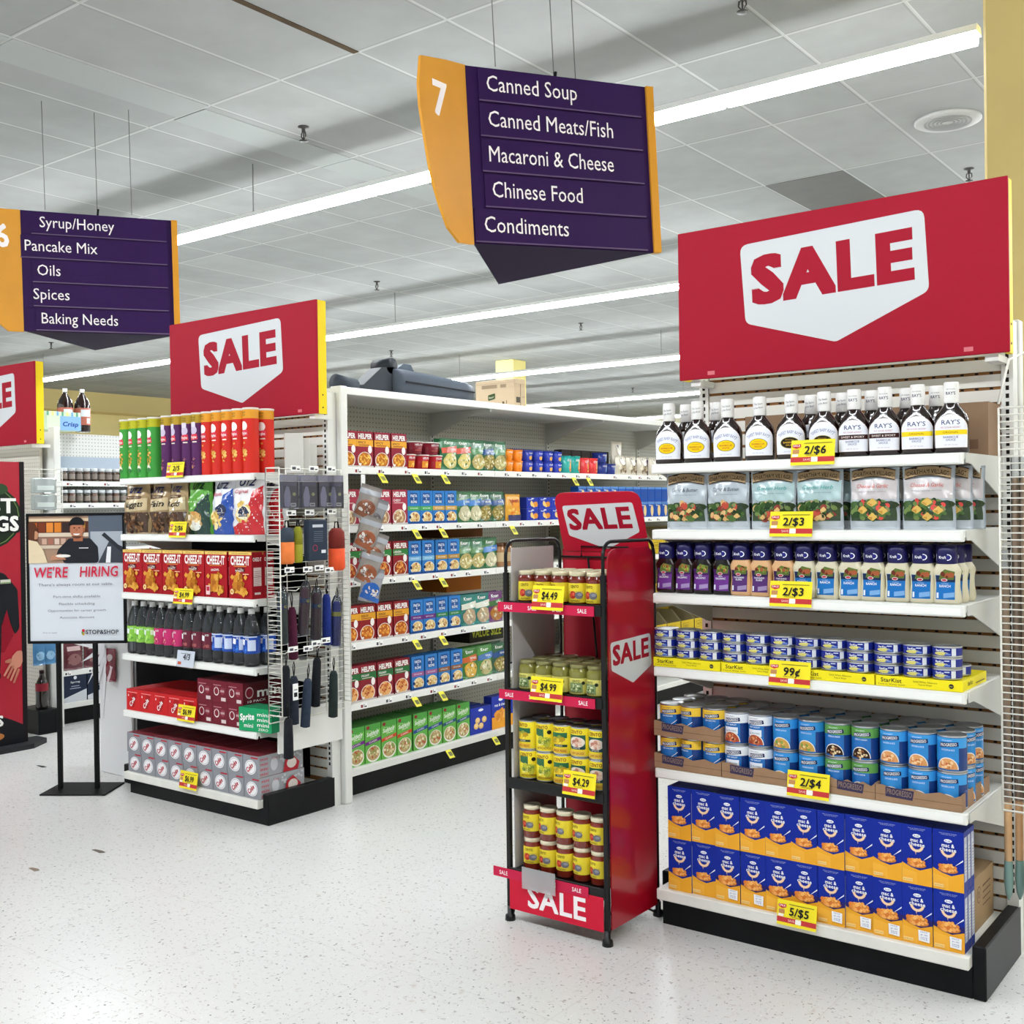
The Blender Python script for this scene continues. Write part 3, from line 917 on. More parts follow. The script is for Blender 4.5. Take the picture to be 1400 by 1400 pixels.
# ================================================================== hiring poster on its floor stand
def hiring():
    a = math.atan2(.108, .158)
    t = thing('sign_stand', "black floor stand holding white WE'RE HIRING poster", 'sign', (-5.318, 3.258, 0), a)
    b = MB(); b.cbox(-.172, .172, -.128, .128, 0, .008, BLACKM, .002); b.obj('base_plate', t)
    for x in (-.118, .078):
        p = MB(); p.cbox(x - .011, x + .011, -.011, .011, .008, .77, BLACKM, .002); p.obj('post', t)
    fr = MB(); x0, x1, z0, z1 = -.283, .243, .765, 1.447
    fr.box(x0, x1, .0, .014, z0, z0 + .014, BLACKM); fr.box(x0, x1, .0, .014, z1 - .014, z1, BLACKM)
    fr.box(x0, x0 + .012, .0, .014, z0, z1, BLACKM); fr.box(x1 - .012, x1, .0, .014, z0, z1, BLACKM); fr.box(x0, x1, .013, .018, z0, z1, BLACKM)
    fr.obj('frame', t)
    s = MB(); s.box(-.271, .231, .006, .012, .779, 1.433, M('d9dee6', .4))
    cv = Cv(s, front(.006), e=.0002)
    # photograph printed on the upper part
    zt, zb = 1.433, 1.186
    cv.rect(-.271, zb, .231, zt, P('a98a74'))
    cv.rect(-.271, 1.36, .05, 1.42, P('e3c8a8')); cv.rect(-.271, 1.345, .05, 1.405, P('5c3426'))
    for k, c in enumerate(('c8622c', '7c3a22', 'e08a3c', 'd9822f', '3a2a2a', 'c46a30', 'e0a050')):
        cv.rect(-.262 + k * .043, 1.348, -.226 + k * .043, 1.398, P(c))
    cv.rect(-.271, 1.325, .05, 1.345, P('d9c9b4')); cv.rect(-.271, 1.28, .05, 1.325, P('8f6f60'))
    for k in range(7):
        cv.rect(-.2 + k * .034, 1.285, -.175 + k * .034, 1.315, P(('c9a490', 'a86a5a', 'd8c0b0')[k % 3]))
    cv.rect(-.271, 1.262, .05, 1.28, P('cdbba6'))
    cv.rect(.05, zb, .231, zt, P('5b6472')); cv.rect(.06, zb, .231, 1.35, P('a9b0ba'))
    cv.poly([(.10, zb), (.231, zb), (.231, 1.27), (.16, 1.30)], P('3e434c')); cv.poly([(.12, 1.33), (.135, 1.345), (.231, 1.26), (.231, 1.235)], P('2f333a')); cv.poly([(.14, zb), (.165, zb), (.17, 1.27), (.15, 1.27)], P('e6e8ea'))
    # customer at left
    cv.poly(rpoly([(-.271, 1.405), (-.235, 1.40), (-.222, 1.36), (-.222, 1.30), (-.24, 1.27), (-.271, 1.27)], .02), P('5a3424')); cv.poly(rpoly([(-.236, 1.36), (-.215, 1.345), (-.222, 1.315), (-.24, 1.31)], .008), P('c08a6a')); cv.poly([(-.271, zb), (-.17, zb), (-.19, 1.25), (-.225, 1.30), (-.271, 1.31)], P('e2cfae'))
    # worker in dark cap and shirt
    cv.poly(rpoly([(-.085, zb), (.105, zb), (.10, 1.27), (.06, 1.315), (-.055, 1.315), (-.11, 1.26), (-.125, 1.225), (-.09, 1.215)], .02), P('24262c'))
    cv.rect(-.03, 1.30, .02, 1.33, P('a8674a')); cv.ell(-.012, 1.362, .036, .046, P('b9775a'))
    cv.ell(.027, 1.36, .006, .012, P('a8674a')); cv.ell(-.024, 1.37, .005, .003, P('20140f')); cv.ell(.002, 1.37, .005, .003, P('20140f'))
    cv.poly([(-.014, 1.367), (-.008, 1.367), (-.006, 1.352), (-.018, 1.352)], P('a5654a')); cv.ell(-.012, 1.34, .018, .009, P('f2ece6'), a0=PI, a1=2 * PI); cv.ell(-.012, 1.327, .026, .012, P('5a3a2c'), a0=PI, a1=2 * PI)
    cv.ell(-.01, 1.385, .042, .042, P('1d1d20'), a0=0, a1=PI); cv.poly([(-.056, 1.38), (-.02, 1.388), (-.02, 1.396), (-.052, 1.392)], P('151518'))
    cv.rect(0, 1.262, .05, 1.267, P('d0d0d0'))
    cv.poly([(-.15, 1.225), (-.10, 1.235), (-.07, 1.22), (-.10, 1.205), (-.15, 1.20)], P('c08a6c')); cv.ell(-.085, 1.224, .04, .008, P('eeeae4'))
    for k in range(4):
        cv.ell(-.115 + k * .012, 1.214 - k * .002, .009, .005, P('b87d60'), rot=-.3)
    HR = M('d02a48', .5); TX = P('5b5f68')
    cv.text("WE'RE", -.15, 1.112, .052, HR, w=.182, bold=.02, shear=.12, rot=.01); cv.text('HIRING', .105, 1.115, .052, HR, w=.205, bold=.02, shear=.12, rot=.01)
    cv.text("There's always room at our table.", -.02, 1.068, .014, TX, w=.40, rot=.01)
    for z, tx, w in ((1.006, 'Part-time shifts available', .25), (.968, 'Flexible scheduling', .19), (.933, 'Opportunities for career growth', .31), (.897, 'Associate discount', .185)):
        cv.text(tx, -.015, z, .012, TX, w=w, rot=.008)
    cv.text('Scan to apply', -.16, .82, .006, TX, w=.075)
    cv.text('STOP&SHOP', .118, .815, .021, P('3a3d44'), w=.175, bold=.03)
    cv.ell(.018, .833, .008, .008, P('c8283c')); cv.ell(.018, .815, .007, .007, P('c8a23c')); cv.ell(.012, .822, .004, .008, P('6a9a3c'))
    s.obj('poster', t)
    return t
hiring()

# ================================================================== cardboard standee at the left edge
def standee():
    t = thing('promotional_standee', 'red cardboard standee showing a man in dark shirt, cut off by left edge', 'standee', (-6.6, 3.1, 0))
    b = MB()
    b.box(-.05, 0, -.30, .563, .03, 1.768, M('a8182c', .35), {'k': BLACKM, 't': BLACKM, 'l': BLACKM})
    b.box(-.05, .002, .545, .575, .03, 1.77, M('1b1518', .4))
    cv = Cv(b, rside(0), e=.0004)
    BK = P('1d1e22'); W_ = P('f1efe9')
    # round badge with lettering
    cv.ell(.33, 1.43, .225, .20, P('22301f')); cv.ell(.33, 1.43, .21, .186, P('6d8a4a')); cv.ell(.33, 1.43, .205, .181, P('1f2a1d')); cv.ell(.41, 1.60, .06, .035, P('2f4a2c'))
    cv.text('BEST', .35, 1.455, .085, W_, w=.34, bold=.04)
    cv.rrect(.05, 1.33, .545, 1.435, .02, P('181a18'))
    cv.text('WINGS', .32, 1.345, .085, W_, w=.43, bold=.045)
    # man in a dark shirt with hand on hip
    cv.poly(rpoly([(-.16, .45), (.40, .45), (.42, .75), (.44, .86), (.50, .70), (.53, .74), (.52, .98), (.44, 1.08), (.30, 1.13), (-.1, 1.13), (-.2, 1.0)], .04), BK)
    cv.poly([(.41, .60), (.43, .60), (.49, .70), (.45, .86), (.415, .76)], P('8d1426'))
    cv.rect(-.16, .26, .395, .46, P('27345c')); cv.rect(-.16, .445, .405, .475, P('1a1a1c'))
    SK, SK2 = P('c98670'), P('b8745e')
    cv.poly(rpoly([(.545, .60), (.545, .53), (.53, .50), (.49, .49), (.465, .52), (.478, .57), (.51, .60)], .018, 5), SK)
    for k in range(4):      # four fingers spread down the hip
        x0, z0, x1, z1 = .47 + .017 * k, .525 - .012 * k, .425 + .02 * k, .455 - .017 * k
        dx_, dz_ = x1 - x0, z1 - z0; L_ = math.hypot(dx_, dz_); nx, nz = -dz_ / L_ * .008, dx_ / L_ * .008
        cv.poly(rpoly([(x0 + nx, z0 + nz), (x1 + nx * .8, z1 + nz * .8), (x1 - nx * .8, z1 - nz * .8), (x0 - nx, z0 - nz)], .006, 3), (SK, SK2)[k % 2])
    cv.poly(rpoly([(.47, .56), (.435, .55), (.43, .535), (.475, .53)], .007, 3), SK2)
    cv.rect(.41, 1.02, .475, 1.045, P('cfcfc0')); cv.rect(.412, 1.022, .473, 1.028, P('7a9a4c'))
    # dark foot of the print
    pts = [(-.3, .03)] + [(-.3 + .845 * k / 12, .30 - .16 * ((k / 12 - .35) / .65) ** 2 if k > 4 else .30) for k in range(13)] + [(.545, .03)]
    cv.poly(pts, P('19191d'))
    cv.text('BONELESS', .2, .235, .06, W_, w=.36, bold=.04); cv.text('WINGS', .25, .155, .06, W_, w=.33, bold=.04)
    cv.ell(.35, .09, .07, .025, P('b8733c')); cv.ell(.28, .085, .05, .02, P('9a5a2c'))
    b.obj('panel', t)
    f = MB(); f.prism([(-.12, -.34), (.09, -.34), (.10, .56), (.0, .70), (-.12, .70)], 'z', 0, .03, M('2c2c2e', .5)); f.obj('base', t)
    return t
standee()

# ================================================================== wire side racks
def grid(mb, p0, du, dv, nu, nv, r=.0017, m=WIREW, frame=.0032):
    p0, du, dv = Vector(p0), Vector(du), Vector(dv)
    for i in range(nu + 1):
        a = p0 + du * (i / nu); mb.tube([a, a + dv], frame if i in (0, nu) else r, m, 5)
    for j in range(nv + 1):
        a = p0 + dv * (j / nv); mb.tube([a, a + du], frame if j in (0, nv) else r, m, 5)
def side_rack():
    t = thing('wire_side_rack', 'narrow white wire side rack holding umbrellas, fixed beside left end display', 'rack', (-3.955, 3.34, 0))
    g = MB(); grid(g, (.02, 0, .52), (.09, 0, 0), (0, 0, 1.12), 1, 52); g.obj('front_wing', t)
    g = MB(); grid(g, (.02, 0, .48), (0, .47, 0), (0, 0, 1.16), 4, 40); g.obj('back_grid', t)
    g = MB(); grid(g, (.02, .47, .52), (.05, 0, 0), (0, 0, 1.0), 1, 46); g.obj('rear_wing', t)
    p = MB(); p.box(.004, .016, .06, .46, .33, .52, WMET); p.obj('mounting_plate', t)
    hk = [(.09, 1.60), (.2, 1.60), (.29, 1.60), (.33, 1.60), (.05, 1.40), (.12, 1.39), (.22, 1.42), (.34, 1.39), (.03, 1.15), (.10, 1.08), (.15, 1.15), (.23, 1.13), (.31, 1.13), (.36, 1.10), (.03, .80), (.09, .76), (.15, .75), (.22, .80), (.33, .75)]
    for y, z in hk:
        h = MB(); h.tube([(.02, y, z), (.10, y, z), (.12, y, z + .012)], .0024, WIREW, 5)
        h.obj('hook', t)
    for k, (y, z) in enumerate(((.09, 1.638), (.2, 1.638), (.31, 1.638), (.06, 1.435), (.17, 1.437), (.31, 1.44), (.045, 1.178), (.155, 1.175), (.225, 1.178), (.29, 1.165), (.06, .818), (.15, .812), (.2, .83), (.26, .838))):
        c = MB(); c.box(.118, .121, y - .028, y + .028, z - .012, z + .013, M('f3f3f0', .4))
        cv = Cv(c, rside(.121)); cv.rect(y - .022, z - .006, y + .0, z + .006, M('4a4a50', .5)); cv.rect(y + .006, z - .006, y + .022, z - .001, PBLK)
        c.obj('price_label', t)
    return t
side_rack()
t = thing('wire_side_rack', 'white wire side rack holding wooden broom handles, at right edge of the photo', 'rack', (-.835, 3.42, 0))
g = MB(); grid(g, (.012, 0, .552), (.20, 0, 0), (0, 0, 1.165), 2, 58, r=.0021); g.obj('front_wing', t)
g = MB(); g.tube([(.012, .0, 1.73), (.03, .05, 1.86), (.05, .2, 1.9)], .004, WIREW); g.tube([(.05, .2, 1.72), (.05, .2, 1.98)], .006, WMET); g.obj('support_arm', t)
WOOD = M('cfa77c', .5, var=.12, scale=14)
for k, (x, y, lb) in enumerate(((-.846, 3.575, 'wooden broom handle in clear wrap, leftmost in right wire rack'), (-.82, 3.60, 'wooden broom handle in clear wrap, second from left in right wire rack'), (-.79, 3.575, 'wooden broom handle in clear wrap, third from left in right wire rack'), (-.762, 3.61, 'wooden broom handle in clear wrap, rightmost in right wire rack'))):
    t = thing('broom', lb, 'broom', (x, y, .24), 0, 'wrapped broom handles')
    z1 = 1.28 if k != 0 else 1.0
    MB().lathe([(.010, .11), (.0115, .12), (.0115, z1 - .02), (.008, z1)], WOOD, 12).obj('handle', t)
    MB().lathe([(.003, 0), (.010, .02), (.0145, .06), (.0125, .11), (.012, .12)], M('7d9a92', .3), 10).obj('tip_cover', t)
    MB().lathe([(.0135, .3), (.014, .5), (.0135, .9), (.014, z1 + .06)], CLEAR('e4e6e8', .10), 10, caps=False).obj('plastic_wrap', t)
o = thing('hand_duster', 'blue topped duster hanging above the right wire rack at photo edge', 'duster', (-.72, 3.62, 1.66))
MB().lathe([(.018, 0), (.02, .02), (.012, .12), (.01, .2)], M('c94a58', .4), 12).obj('handle', o)
MB().lathe([(.02, .18), (.05, .2), (.05, .215), (.02, .22)], M('3a5f98', .4), 14).obj('cap', o)

# ================================================================== product builders (fronts look towards -Y)
METAL = M('b9bbbd', .28, .9)
def oval(mb, prof, m, n=24, e=1.0, caps=True):
    vs = []
    for a, b, z in prof:
        for i in range(n):
            t = 2 * PI * i / n; c, s = math.cos(t), math.sin(t)
            vs.append((a * math.copysign(abs(c) ** e, c), b * math.copysign(abs(s) ** e, s), z))
    fs = [[j * n + i, j * n + (i + 1) % n, (j + 1) * n + (i + 1) % n, (j + 1) * n + i] for j in range(len(prof) - 1) for i in range(n)]
    mb.add(vs, fs, m, True)
    if caps:
        o = len(mb.v) - len(vs)
        k = mb.mid(m)
        mb.f.append([o + i for i in range(n)][::-1]); mb.mi.append(k); mb.sm.append(False)
        mb.f.append([o + (len(prof) - 1) * n + i for i in range(n)]); mb.mi.append(k); mb.sm.append(False)
def omap(prof, e=1.0):
    def mp(u, v, n):
        a = b = None
        for (a0, b0, z0), (a1, b1, z1) in zip(prof, prof[1:]):
            if z0 - 1e-9 <= v <= z1 + 1e-9 and z1 > z0:
                t = (v - z0) / (z1 - z0); a = a0 + (a1 - a0) * t; b = b0 + (b1 - b0) * t; break
        if a is None:
            a, b = (prof[0][0], prof[0][1]) if v < prof[0][2] else (prof[-1][0], prof[-1][1])
        x = min(1, abs(u / a))
        return (u, -b * (1 - x ** (2 / e)) ** (e / 2) - n, v)
    return mp
def arcw(R):
    """bend lettering upwards in the middle"""
    return lambda a, b: ((R + b) * math.sin(a / R), (R + b) * math.cos(a / R) - R)

SAUCE = M('1c0b08', .12, coat=.6)
def bbq(kind):
    def f():
        t = thing('sauce_bottle')
        prof = [(.044, .026, 0), (.048, .030, .004), (.048, .030, .086), (.047, .0295, .098), (.042, .027, .113), (.031, .022, .128), (.0215, .019, .14), (.0185, .0185, .148), (.0185, .0185, .156)]
        b = MB(); oval(b, prof, SAUCE, 28, .8); b.obj('bottle_body', t)
        c = MB(); c.lathe([(.0205, .146), (.0215, .15), (.0215, .196), (.0205, .200), (.0205, .206), (.019, .208)], M('e9e7e4', .4), 24)
        cv = Cv(c, cyl(.0215), e=.0002)
        NV = P('2a2a50')
        if kind < 2:
            cv.text('The Sauce', 0, .180, .006, NV, w=.028, rot=.1); cv.text('is the Boss!', 0, .168, .006, NV, w=.03, rot=.1)
        else:
            cv.text("RAY'S", 0, .170, .009, NV, w=.027, bold=.02); cv.text('NO SUGAR', 0, .185, .003, NV, w=.025); cv.rect(-.013, .162, .013, .1635, P('c0a8a8'))
        c.obj('cap', t)
        l = MB(); om = omap(prof, .8); cv = Cv(l, lambda u, v, n: om(u * 1.2, v, n), du=.005, dv=.006, e=.0002); cv.n = 1
        arch = [(-.036, .016), (.036, .016), (.037, .07)] + [(.037 * math.cos(a), .072 + .040 * math.sin(a)) for a in [PI * k / 14 for k in range(1, 14)]] + [(-.037, .07)]
        ins = [(x * .95, .063 + (z - .063) * .96) for x, z in arch]
        cv.poly([(x * 1.02, .063 + (z - .063) * 1.02) for x, z in arch], P('c9b6b0')); cv.poly(arch, P('f1f0f2')); cv.poly(ins, P('e9eaf2'))
        cv.du = cv.dv = None
        if kind < 2:
            cv.text("SWEET BABY RAY'S", 0, .082, .0095, P('4a5492'), w=.056, bold=0, warp=arcw(.035))
            cv.du = cv.dv = .006
            y = P('f2cc14') if kind == 0 else P('221c18')
            cv.ell(0, .052, .025, .0185, P('5a4a14') if kind == 0 else P('b0a040')); cv.ell(0, .052, .0235, .017, y)
            cv.du = cv.dv = None
            rd = P('b3402a') if kind == 0 else P('e8b93a')
            cv.text('AWARD WINNING' if kind == 0 else 'Honey', 0, .060, .003, rd, w=.022); cv.text('BARBECUE', 0, .050, .0055, rd, w=.034, bold=.02); cv.text('SAUCE', 0, .042, .005, rd, w=.02, bold=.02)
            cv.text('NET WT 18 OZ', 0, .022, .003, P('8a8aa8'), w=.03)
        else:
            cv.text("RAY'S", 0, .083, .013, P('2c3868'), w=.042, bold=.016)
            cv.text('NO SUGAR ADDED*', 0, .072, .005, P('b66a78'), w=.046)
            cv.du = .006; cv.rect(-.0365, .053, .0365, .067, P('f0d322') if kind == 3 else P('3a1c18')); cv.du = None
            cv.text('ORIGINAL' if kind == 3 else 'SWEET & SMOKY', 0, .057, .006, P('a8741c') if kind == 3 else P('e8ddd8'), w=.036 if kind == 3 else .058, bold=.02)
            cv.text('BARBECUE', 0, .043, .006, P('4a5484'), w=.034); cv.text('SAUCE', 0, .035, .006, P('4a5484'), w=.022)
            cv.text('NET WT 18.5 OZ', 0, .022, .003, P('b88a98'), w=.03)
        l.obj('label', t)
        return t
    return f

def pillow(mb, w, h, T, m, mback=None, nu=12, nv=12, top=.02, seed=0, taper=0.0, wr=.0018):
    """stand-up bag: bulging front and back sheets, flat crimped top edge"""
    R = random.Random(seed); ph = [R.random() * 6 for _ in range(6)]
    def D(u, v):
        x = min(1, abs(2 * u / w)); y = v / h
        a = (1 - x ** 3) ** .6
        if y > 1 - top:
            b = 0
        else:
            yy = y / (1 - top)
            b = (min(1, (1 - yy) * 2.2)) ** .7 * (.75 + .25 * min(1, yy * 4)) if yy > .45 else (.75 + .25 * min(1, yy * 4))
        wv = wr * (math.sin(u * 90 + ph[0] + v * 40) + math.sin(v * 70 - u * 55 + ph[1]) + .7 * math.sin(u * 160 + v * 120 + ph[2])) * (.3 + b)
        return max(.0006, T / 2 * a * b + wv * (a > .3))
    def X(u, v):
        y = v / h
        return u * (1 - taper * y + .02 * math.sin(y * 7 + ph[3]))
    fr = []
    for j in range(nv + 1):
        for i in range(nu + 1):
            u = -w / 2 + w * i / nu; v = h * j / nv
            fr.append((X(u, v), -D(u, v), v))
    bk = [(x, -y, z) for x, y, z in fr]
    q = [[j * (nu + 1) + i, j * (nu + 1) + i + 1, (j + 1) * (nu + 1) + i + 1, (j + 1) * (nu + 1) + i] for j in range(nv) for i in range(nu)]
    mb.add(fr, q, m, True); mb.add(bk, [f[::-1] for f in q], mback or m, True)
    rim = [i for i in range(nu + 1)]
    o = len(mb.v) - 2 * len(fr); n = len(fr)
    k = mb.mid(mback or m)
    def strip(ids):
        for a, b in zip(ids, ids[1:]):
            mb.f.append([o + a, o + n + a, o + n + b, o + b][::-1]); mb.mi.append(k); mb.sm.append(False)
    strip([i for i in range(nu + 1)]); strip([(nu) + j * (nu + 1) for j in range(nv + 1)])
    strip([nv * (nu + 1) + i for i in range(nu, -1, -1)]); strip([j * (nu + 1) for j in range(nv, -1, -1)])
    return lambda u, v, nn: (X(u, v), -D(u, v) - nn - .0012, v)
FILM = lambda h: M(h, .24, coat=.3)
def pouch_cv(mb, w, h, T, m, **k):
    k.setdefault('nu', 20); k.setdefault('nv', 20)
    mp = pillow(mb, w, h, T, m, **k)
    return Cv(mb, mp, du=w / k['nu'], dv=h / k['nv'], e=.0002)

GREENS = ['3c5a2c', '2a4424', '52703a', '6c8248', '1f351e', '7a8c5a']
def crouton(kind):
    def f():
        mb = MB(); w, h = .152, .205
        cv = pouch_cv(mb, w, h * .925, .045, FILM('b4bcc2'), seed=kind, top=.03)
        pm = cv.mp; cv.mp = lambda u, v, n: pm(u, v * .925, n); cv.dv = h / 20
        tint = ('b0b9c0', 'a9c2c4', 'c6bfc0')[kind]
        cv.rect(-.072, .10, .072, .165, FILM(tint))
        cv.rect(-.070, .03, .070, .082, FILM('2f4428'))
        for k in range(5):
            cv.ell(-.055 + .0275 * k, .082 + .004 * (k % 2), .022, .013, FILM(GREENS[k % 5]), 9)
        cv.food(0, .065, .066, .036, GREENS + (['b84a38', 'd8b078', '8a3a30'] if kind != 2 else ['d8504a', '6c8248']), 55, 4 + kind, .2)
        if kind == 2:
            for x, z in ((0, .092), (-.03, .068), (.032, .065), (.002, .045)):
                cv.poly(rpoly([(x - .016, z - .004), (x, z - .016), (x + .017, z - .003), (x + .002, z + .013)], .004), P('d9b25c'))
                cv.poly([(x - .014, z - .003), (x, z - .014), (x, z - .002)], P('b98a3c'))
        else:
            for x, z in ((-.03, .045), (.02, .07), (.0, .04), (.04, .05)):
                cv.poly(rpoly([(x - .011, z - .004), (x, z - .011), (x + .012, z - .003), (x + .002, z + .009)], .003), P('d8b070'))
        # arched badge
        n = 10
        A = [(.066 * 1.0 * (2 * k / n - 1), .165 + .012 * (1 - (2 * k / n - 1) ** 2)) for k in range(n + 1)]
        for off, c, sh in ((.003, '2a1f18', .002), (0, 'a48a68', 0)):
            for k in range(n):
                a, b = A[k], A[k + 1]
                cv.poly([(a[0], a[1] - off), (b[0], b[1] - off), (b[0] * 1.02, b[1] + .028 + off), (a[0] * 1.02, a[1] + .028 + off)], P(c), cv.n * cv.e + (.0005 if off else .0009))
        cv.n += 4
        d, cv.du, cv.dv = (cv.du, cv.dv), None, None
        cv.text('CHATHAM VILLAGE', 0, .170, .014, P('241a14'), w=.122, bold=.015, warp=lambda a, b: (a, b + .012 * (1 - (a / .066) ** 2)))
        cv.text(('Garlic & Butter', 'Garden Herb', 'Cheese & Garlic')[kind], 0, .138, .013, P(('3a4650', '3c9a94', 'c8503c')[kind]), w=.098, shear=.2)
        cv.text('LARGE CUT SEASONED CROUTONS', 0, .124, .004, P('6a7078'), w=.09)
        cv.text('NET WT 5 OZ', 0, .012, .004, P('8a8f98'), w=.04)
        return mb.obj('crouton_pouch')
    return f

def dressing(kind):
    body = (M('1e080c', .2, coat=.15), M('d6a878', .3, coat=.3), M('d2cbb0', .3, coat=.3), M('120b0a', .2, coat=.15))[kind]
    def f():
        t = thing('dressing_bottle')
        prof = [(.035, .021, 0), (.039, .025, .006), (.040, .026, .02), (.036, .023, .05), (.036, .023, .075), (.040, .026, .095), (.0395, .0255, .1), (.029, .022, .118), (.026, .022, .124)]
        b = MB(); oval(b, prof, body, 26, .8); b.obj('bottle_body', t)
        c = MB(); oval(c, [(.0285, .0245, .118), (.0295, .0255, .12), (.0295, .0255, .150), (.028, .024, .171), (.026, .022, .172)], M('15124e', .35), 26, .9)
        cv = Cv(c, omap([(.0295, .0255, 0), (.0295, .0255, .2)], .9), e=.0002)
        W_ = P('eef0f6')
        pts = [(-.026, .128)] + [(.008 + .011 * math.cos(a), .1375 + .0095 * math.sin(a)) for a in [-PI / 2 + PI * k / 8 for k in range(9)]] + [(-.026, .147)]
        cv.poly(pts, W_); cv.poly([(x * .9 - .0005, .1375 + (z - .1375) * .74) for x, z in pts], P('2a2a7c'))
        cv.text('Kraft', -.006, .1335, .008, W_, w=.021, bold=.04)
        c.obj('cap', t)
        l = MB(); cv = Cv(l, omap(prof, .8), du=.005, dv=.008, e=.0002)
        c1 = ('6a3488', '55306e', '1f6fb8', '6a3488')[kind]
        cv.poly([(-.027, .014), (.027, .014), (.0265, .05), (.0285, .085), (-.0285, .085), (-.0265, .05)], P(c1))
        cv.rect(-.0275, .065, .0275, .084, P(('44205c', '33204c', '1c2c50', '44205c')[kind])); cv.poly([(-.018, .072), (.024, .072), (.028, .096), (.0, .103), (-.012, .092)], P('5f7032'))
        cv.food(.006, .088, .02, .011, ['7a9a3c', '9ab04a', '4a5c24', '6a3022', 'a85a3a'], 14, kind, .35)
        cv.ell(-.002, .071, .009, .0045, P('f0e8ea')); cv.ell(-.002, .071, .0075, .0034, P('b83a4c'))
        cv.poly([(-.004, .018), (.026, .022), (.026, .036), (-.004, .032)], P(('a08ab8', '9a88b0', '7aa8d8', 'a08ab8')[kind]))
        cv.du = cv.dv = None
        if kind in (0, 3):
            cv.text('ZESTY', 0, .060, .004, W_, w=.014, bold=.03); cv.text('BALSAMIC', 0, .052, .006, W_, w=.036, bold=.03)
        elif kind == 1:
            cv.text('THOUSAND', 0, .058, .005, W_, w=.036, bold=.03); cv.text('ISLAND', 0, .051, .005, W_, w=.022, bold=.03)
        else:
            cv.text('CLASSIC', 0, .059, .003, P('bcd8f2'), w=.02); cv.text('RANCH', 0, .05, .007, W_, w=.032, bold=.04)
        cv.rect(-.024, .018, -.018, .034, P('dfe6f0'))
        l.obj('label', t)
        return t
    return f

def can_body(r, h, n=28):
    b = MB()
    b.lathe([(r * .94, 0), (r, .0015), (r, .004), (r * .985, .005), (r * .985, h - .005), (r, h - .004), (r, h - .0012), (r * .96, h), (r * .94, h - .003), (r * .6, h - .0035), (r * .58, h - .0028), (r * .3, h - .003)], METAL, n)
    return b
def tuna():
    t = thing('tuna_can'); r, h = .0425, .0325
    can_body(r, h).obj('can_body', t)
    l = MB(); l.lathe([(r - .0003, .005), (r - .0001, .0055), (r - .0001, h - .0055), (r - .0003, h - .005)], G('1c2a86'), 28, caps=False)
    cv = Cv(l, cyl(r), du=.008, e=.0002)
    cv.rect(.027, .0057, .040, h - .0057, P('d8dce4')); cv.ell(-.002, .0115, .021, .0048, P('e0d87a'))
    cv.poly([(.006, .008), (.024, .007), (.024, .012), (.01, .014)], P('5a78c8')); cv.rect(.008, .0215, .022, .0245, P('c8d0ea'))
    cv.du = None
    cv.text('StarKist', -.006, .0175, .0062, P('f2f4fa'), w=.025, bold=.04, rot=-.04); cv.text('Solid White Albacore Tuna', -.002, .0098, .003, P('5a6020'), w=.03)
    l.obj('label', t)
    return t
def soup(kind):
    top = ('e9ecf0', '2f8fd6', '5f9c48', '3c9ade', 'eec43a')[kind]
    def f():
        t = thing('soup_can'); r, h = .042, .107
        can_body(r, h).obj('can_body', t)
        l = MB(); l.lathe([(r - .0004, .005), (r - .0001, .006), (r - .0001, h - .006), (r - .0004, h - .005)], G('173a7c'), 30, caps=False)
        cv = Cv(l, cyl(r), du=.007, e=.0002)
        cv.rect(-.06, .006, .028, .072, G('1f6ab4')); cv.rect(-.06, .072, .06, h - .006, G(top))
        if kind in (1, 3):
            cv.rect(-.06, .03, .028, .09, G('2b86cc'))
        cv.poly([(-.028, .072), (.028, .078), (.026, .090), (-.026, .086)], P('16204e'))
        if kind == 0:
            cv.rect(-.028, .036, .02, .058, P('dfe6ee')); cols = ['b85a3a', 'd88a5a', '8a3428', 'e0b090', '6a3424']
        elif kind == 2:
            cols = ['5a3020', 'e0cfa8', '8a5a38', '3c2418', 'c8a878']
        elif kind == 4:
            cols = ['e8e0b8', 'f0ecd8', 'd8c890', 'a8b878']
        else:
            cols = (['d8b460', 'c89a48', 'e8d49a', 'b8783a', '7a9a48'] if kind == 1 else ['e0a06a', 'd88a50', 'ecc89a', 'c8583a', 'b87840'])
        if kind != 4:
            cv.ell(-.004, .010, .031, .034, P('e9e4dc'), 22, 0, 0, PI); cv.ell(-.004, .010, .0285, .031, P({0: 'a8482e', 1: 'c89c50', 2: '2e1a14', 3: 'd89a60'}[kind]), 22, 0, 0, PI)
            cv.food(-.004, .022, .022, .016, cols, 26, kind + 11, .26)
        else:
            cv.food(-.006, .022, .026, .014, cols, 26, 3, .3); cv.poly([(.0, .03), (.03, .052), (.031, .055), (.0, .033)], P('dfe8f0'))
        cv.du = None
        cv.text('PROGRESSO', .0, .0775, .0085, P('f2f4f8'), w=.045, bold=.03, rot=.1)
        cv.text(('BEEF BARLEY', 'CHICKEN NOODLE', 'FRENCH ONION', 'CHICKEN & RICE', 'NEW ENGLAND')[kind], -.002, .064, .005, P('cfe4f6'), w=.036, bold=.02)
        cv.text('RICH & HEARTY', -.004, .092, .0035, P('3a4a6a' if kind in (0, 4) else 'e0ecf6'), w=.028)
        if kind == 0:
            cv.text('25g PROTEIN', -.004, .044, .005, P('3a4a6a'), w=.036)
        l.obj('label', t)
        return t
    return f

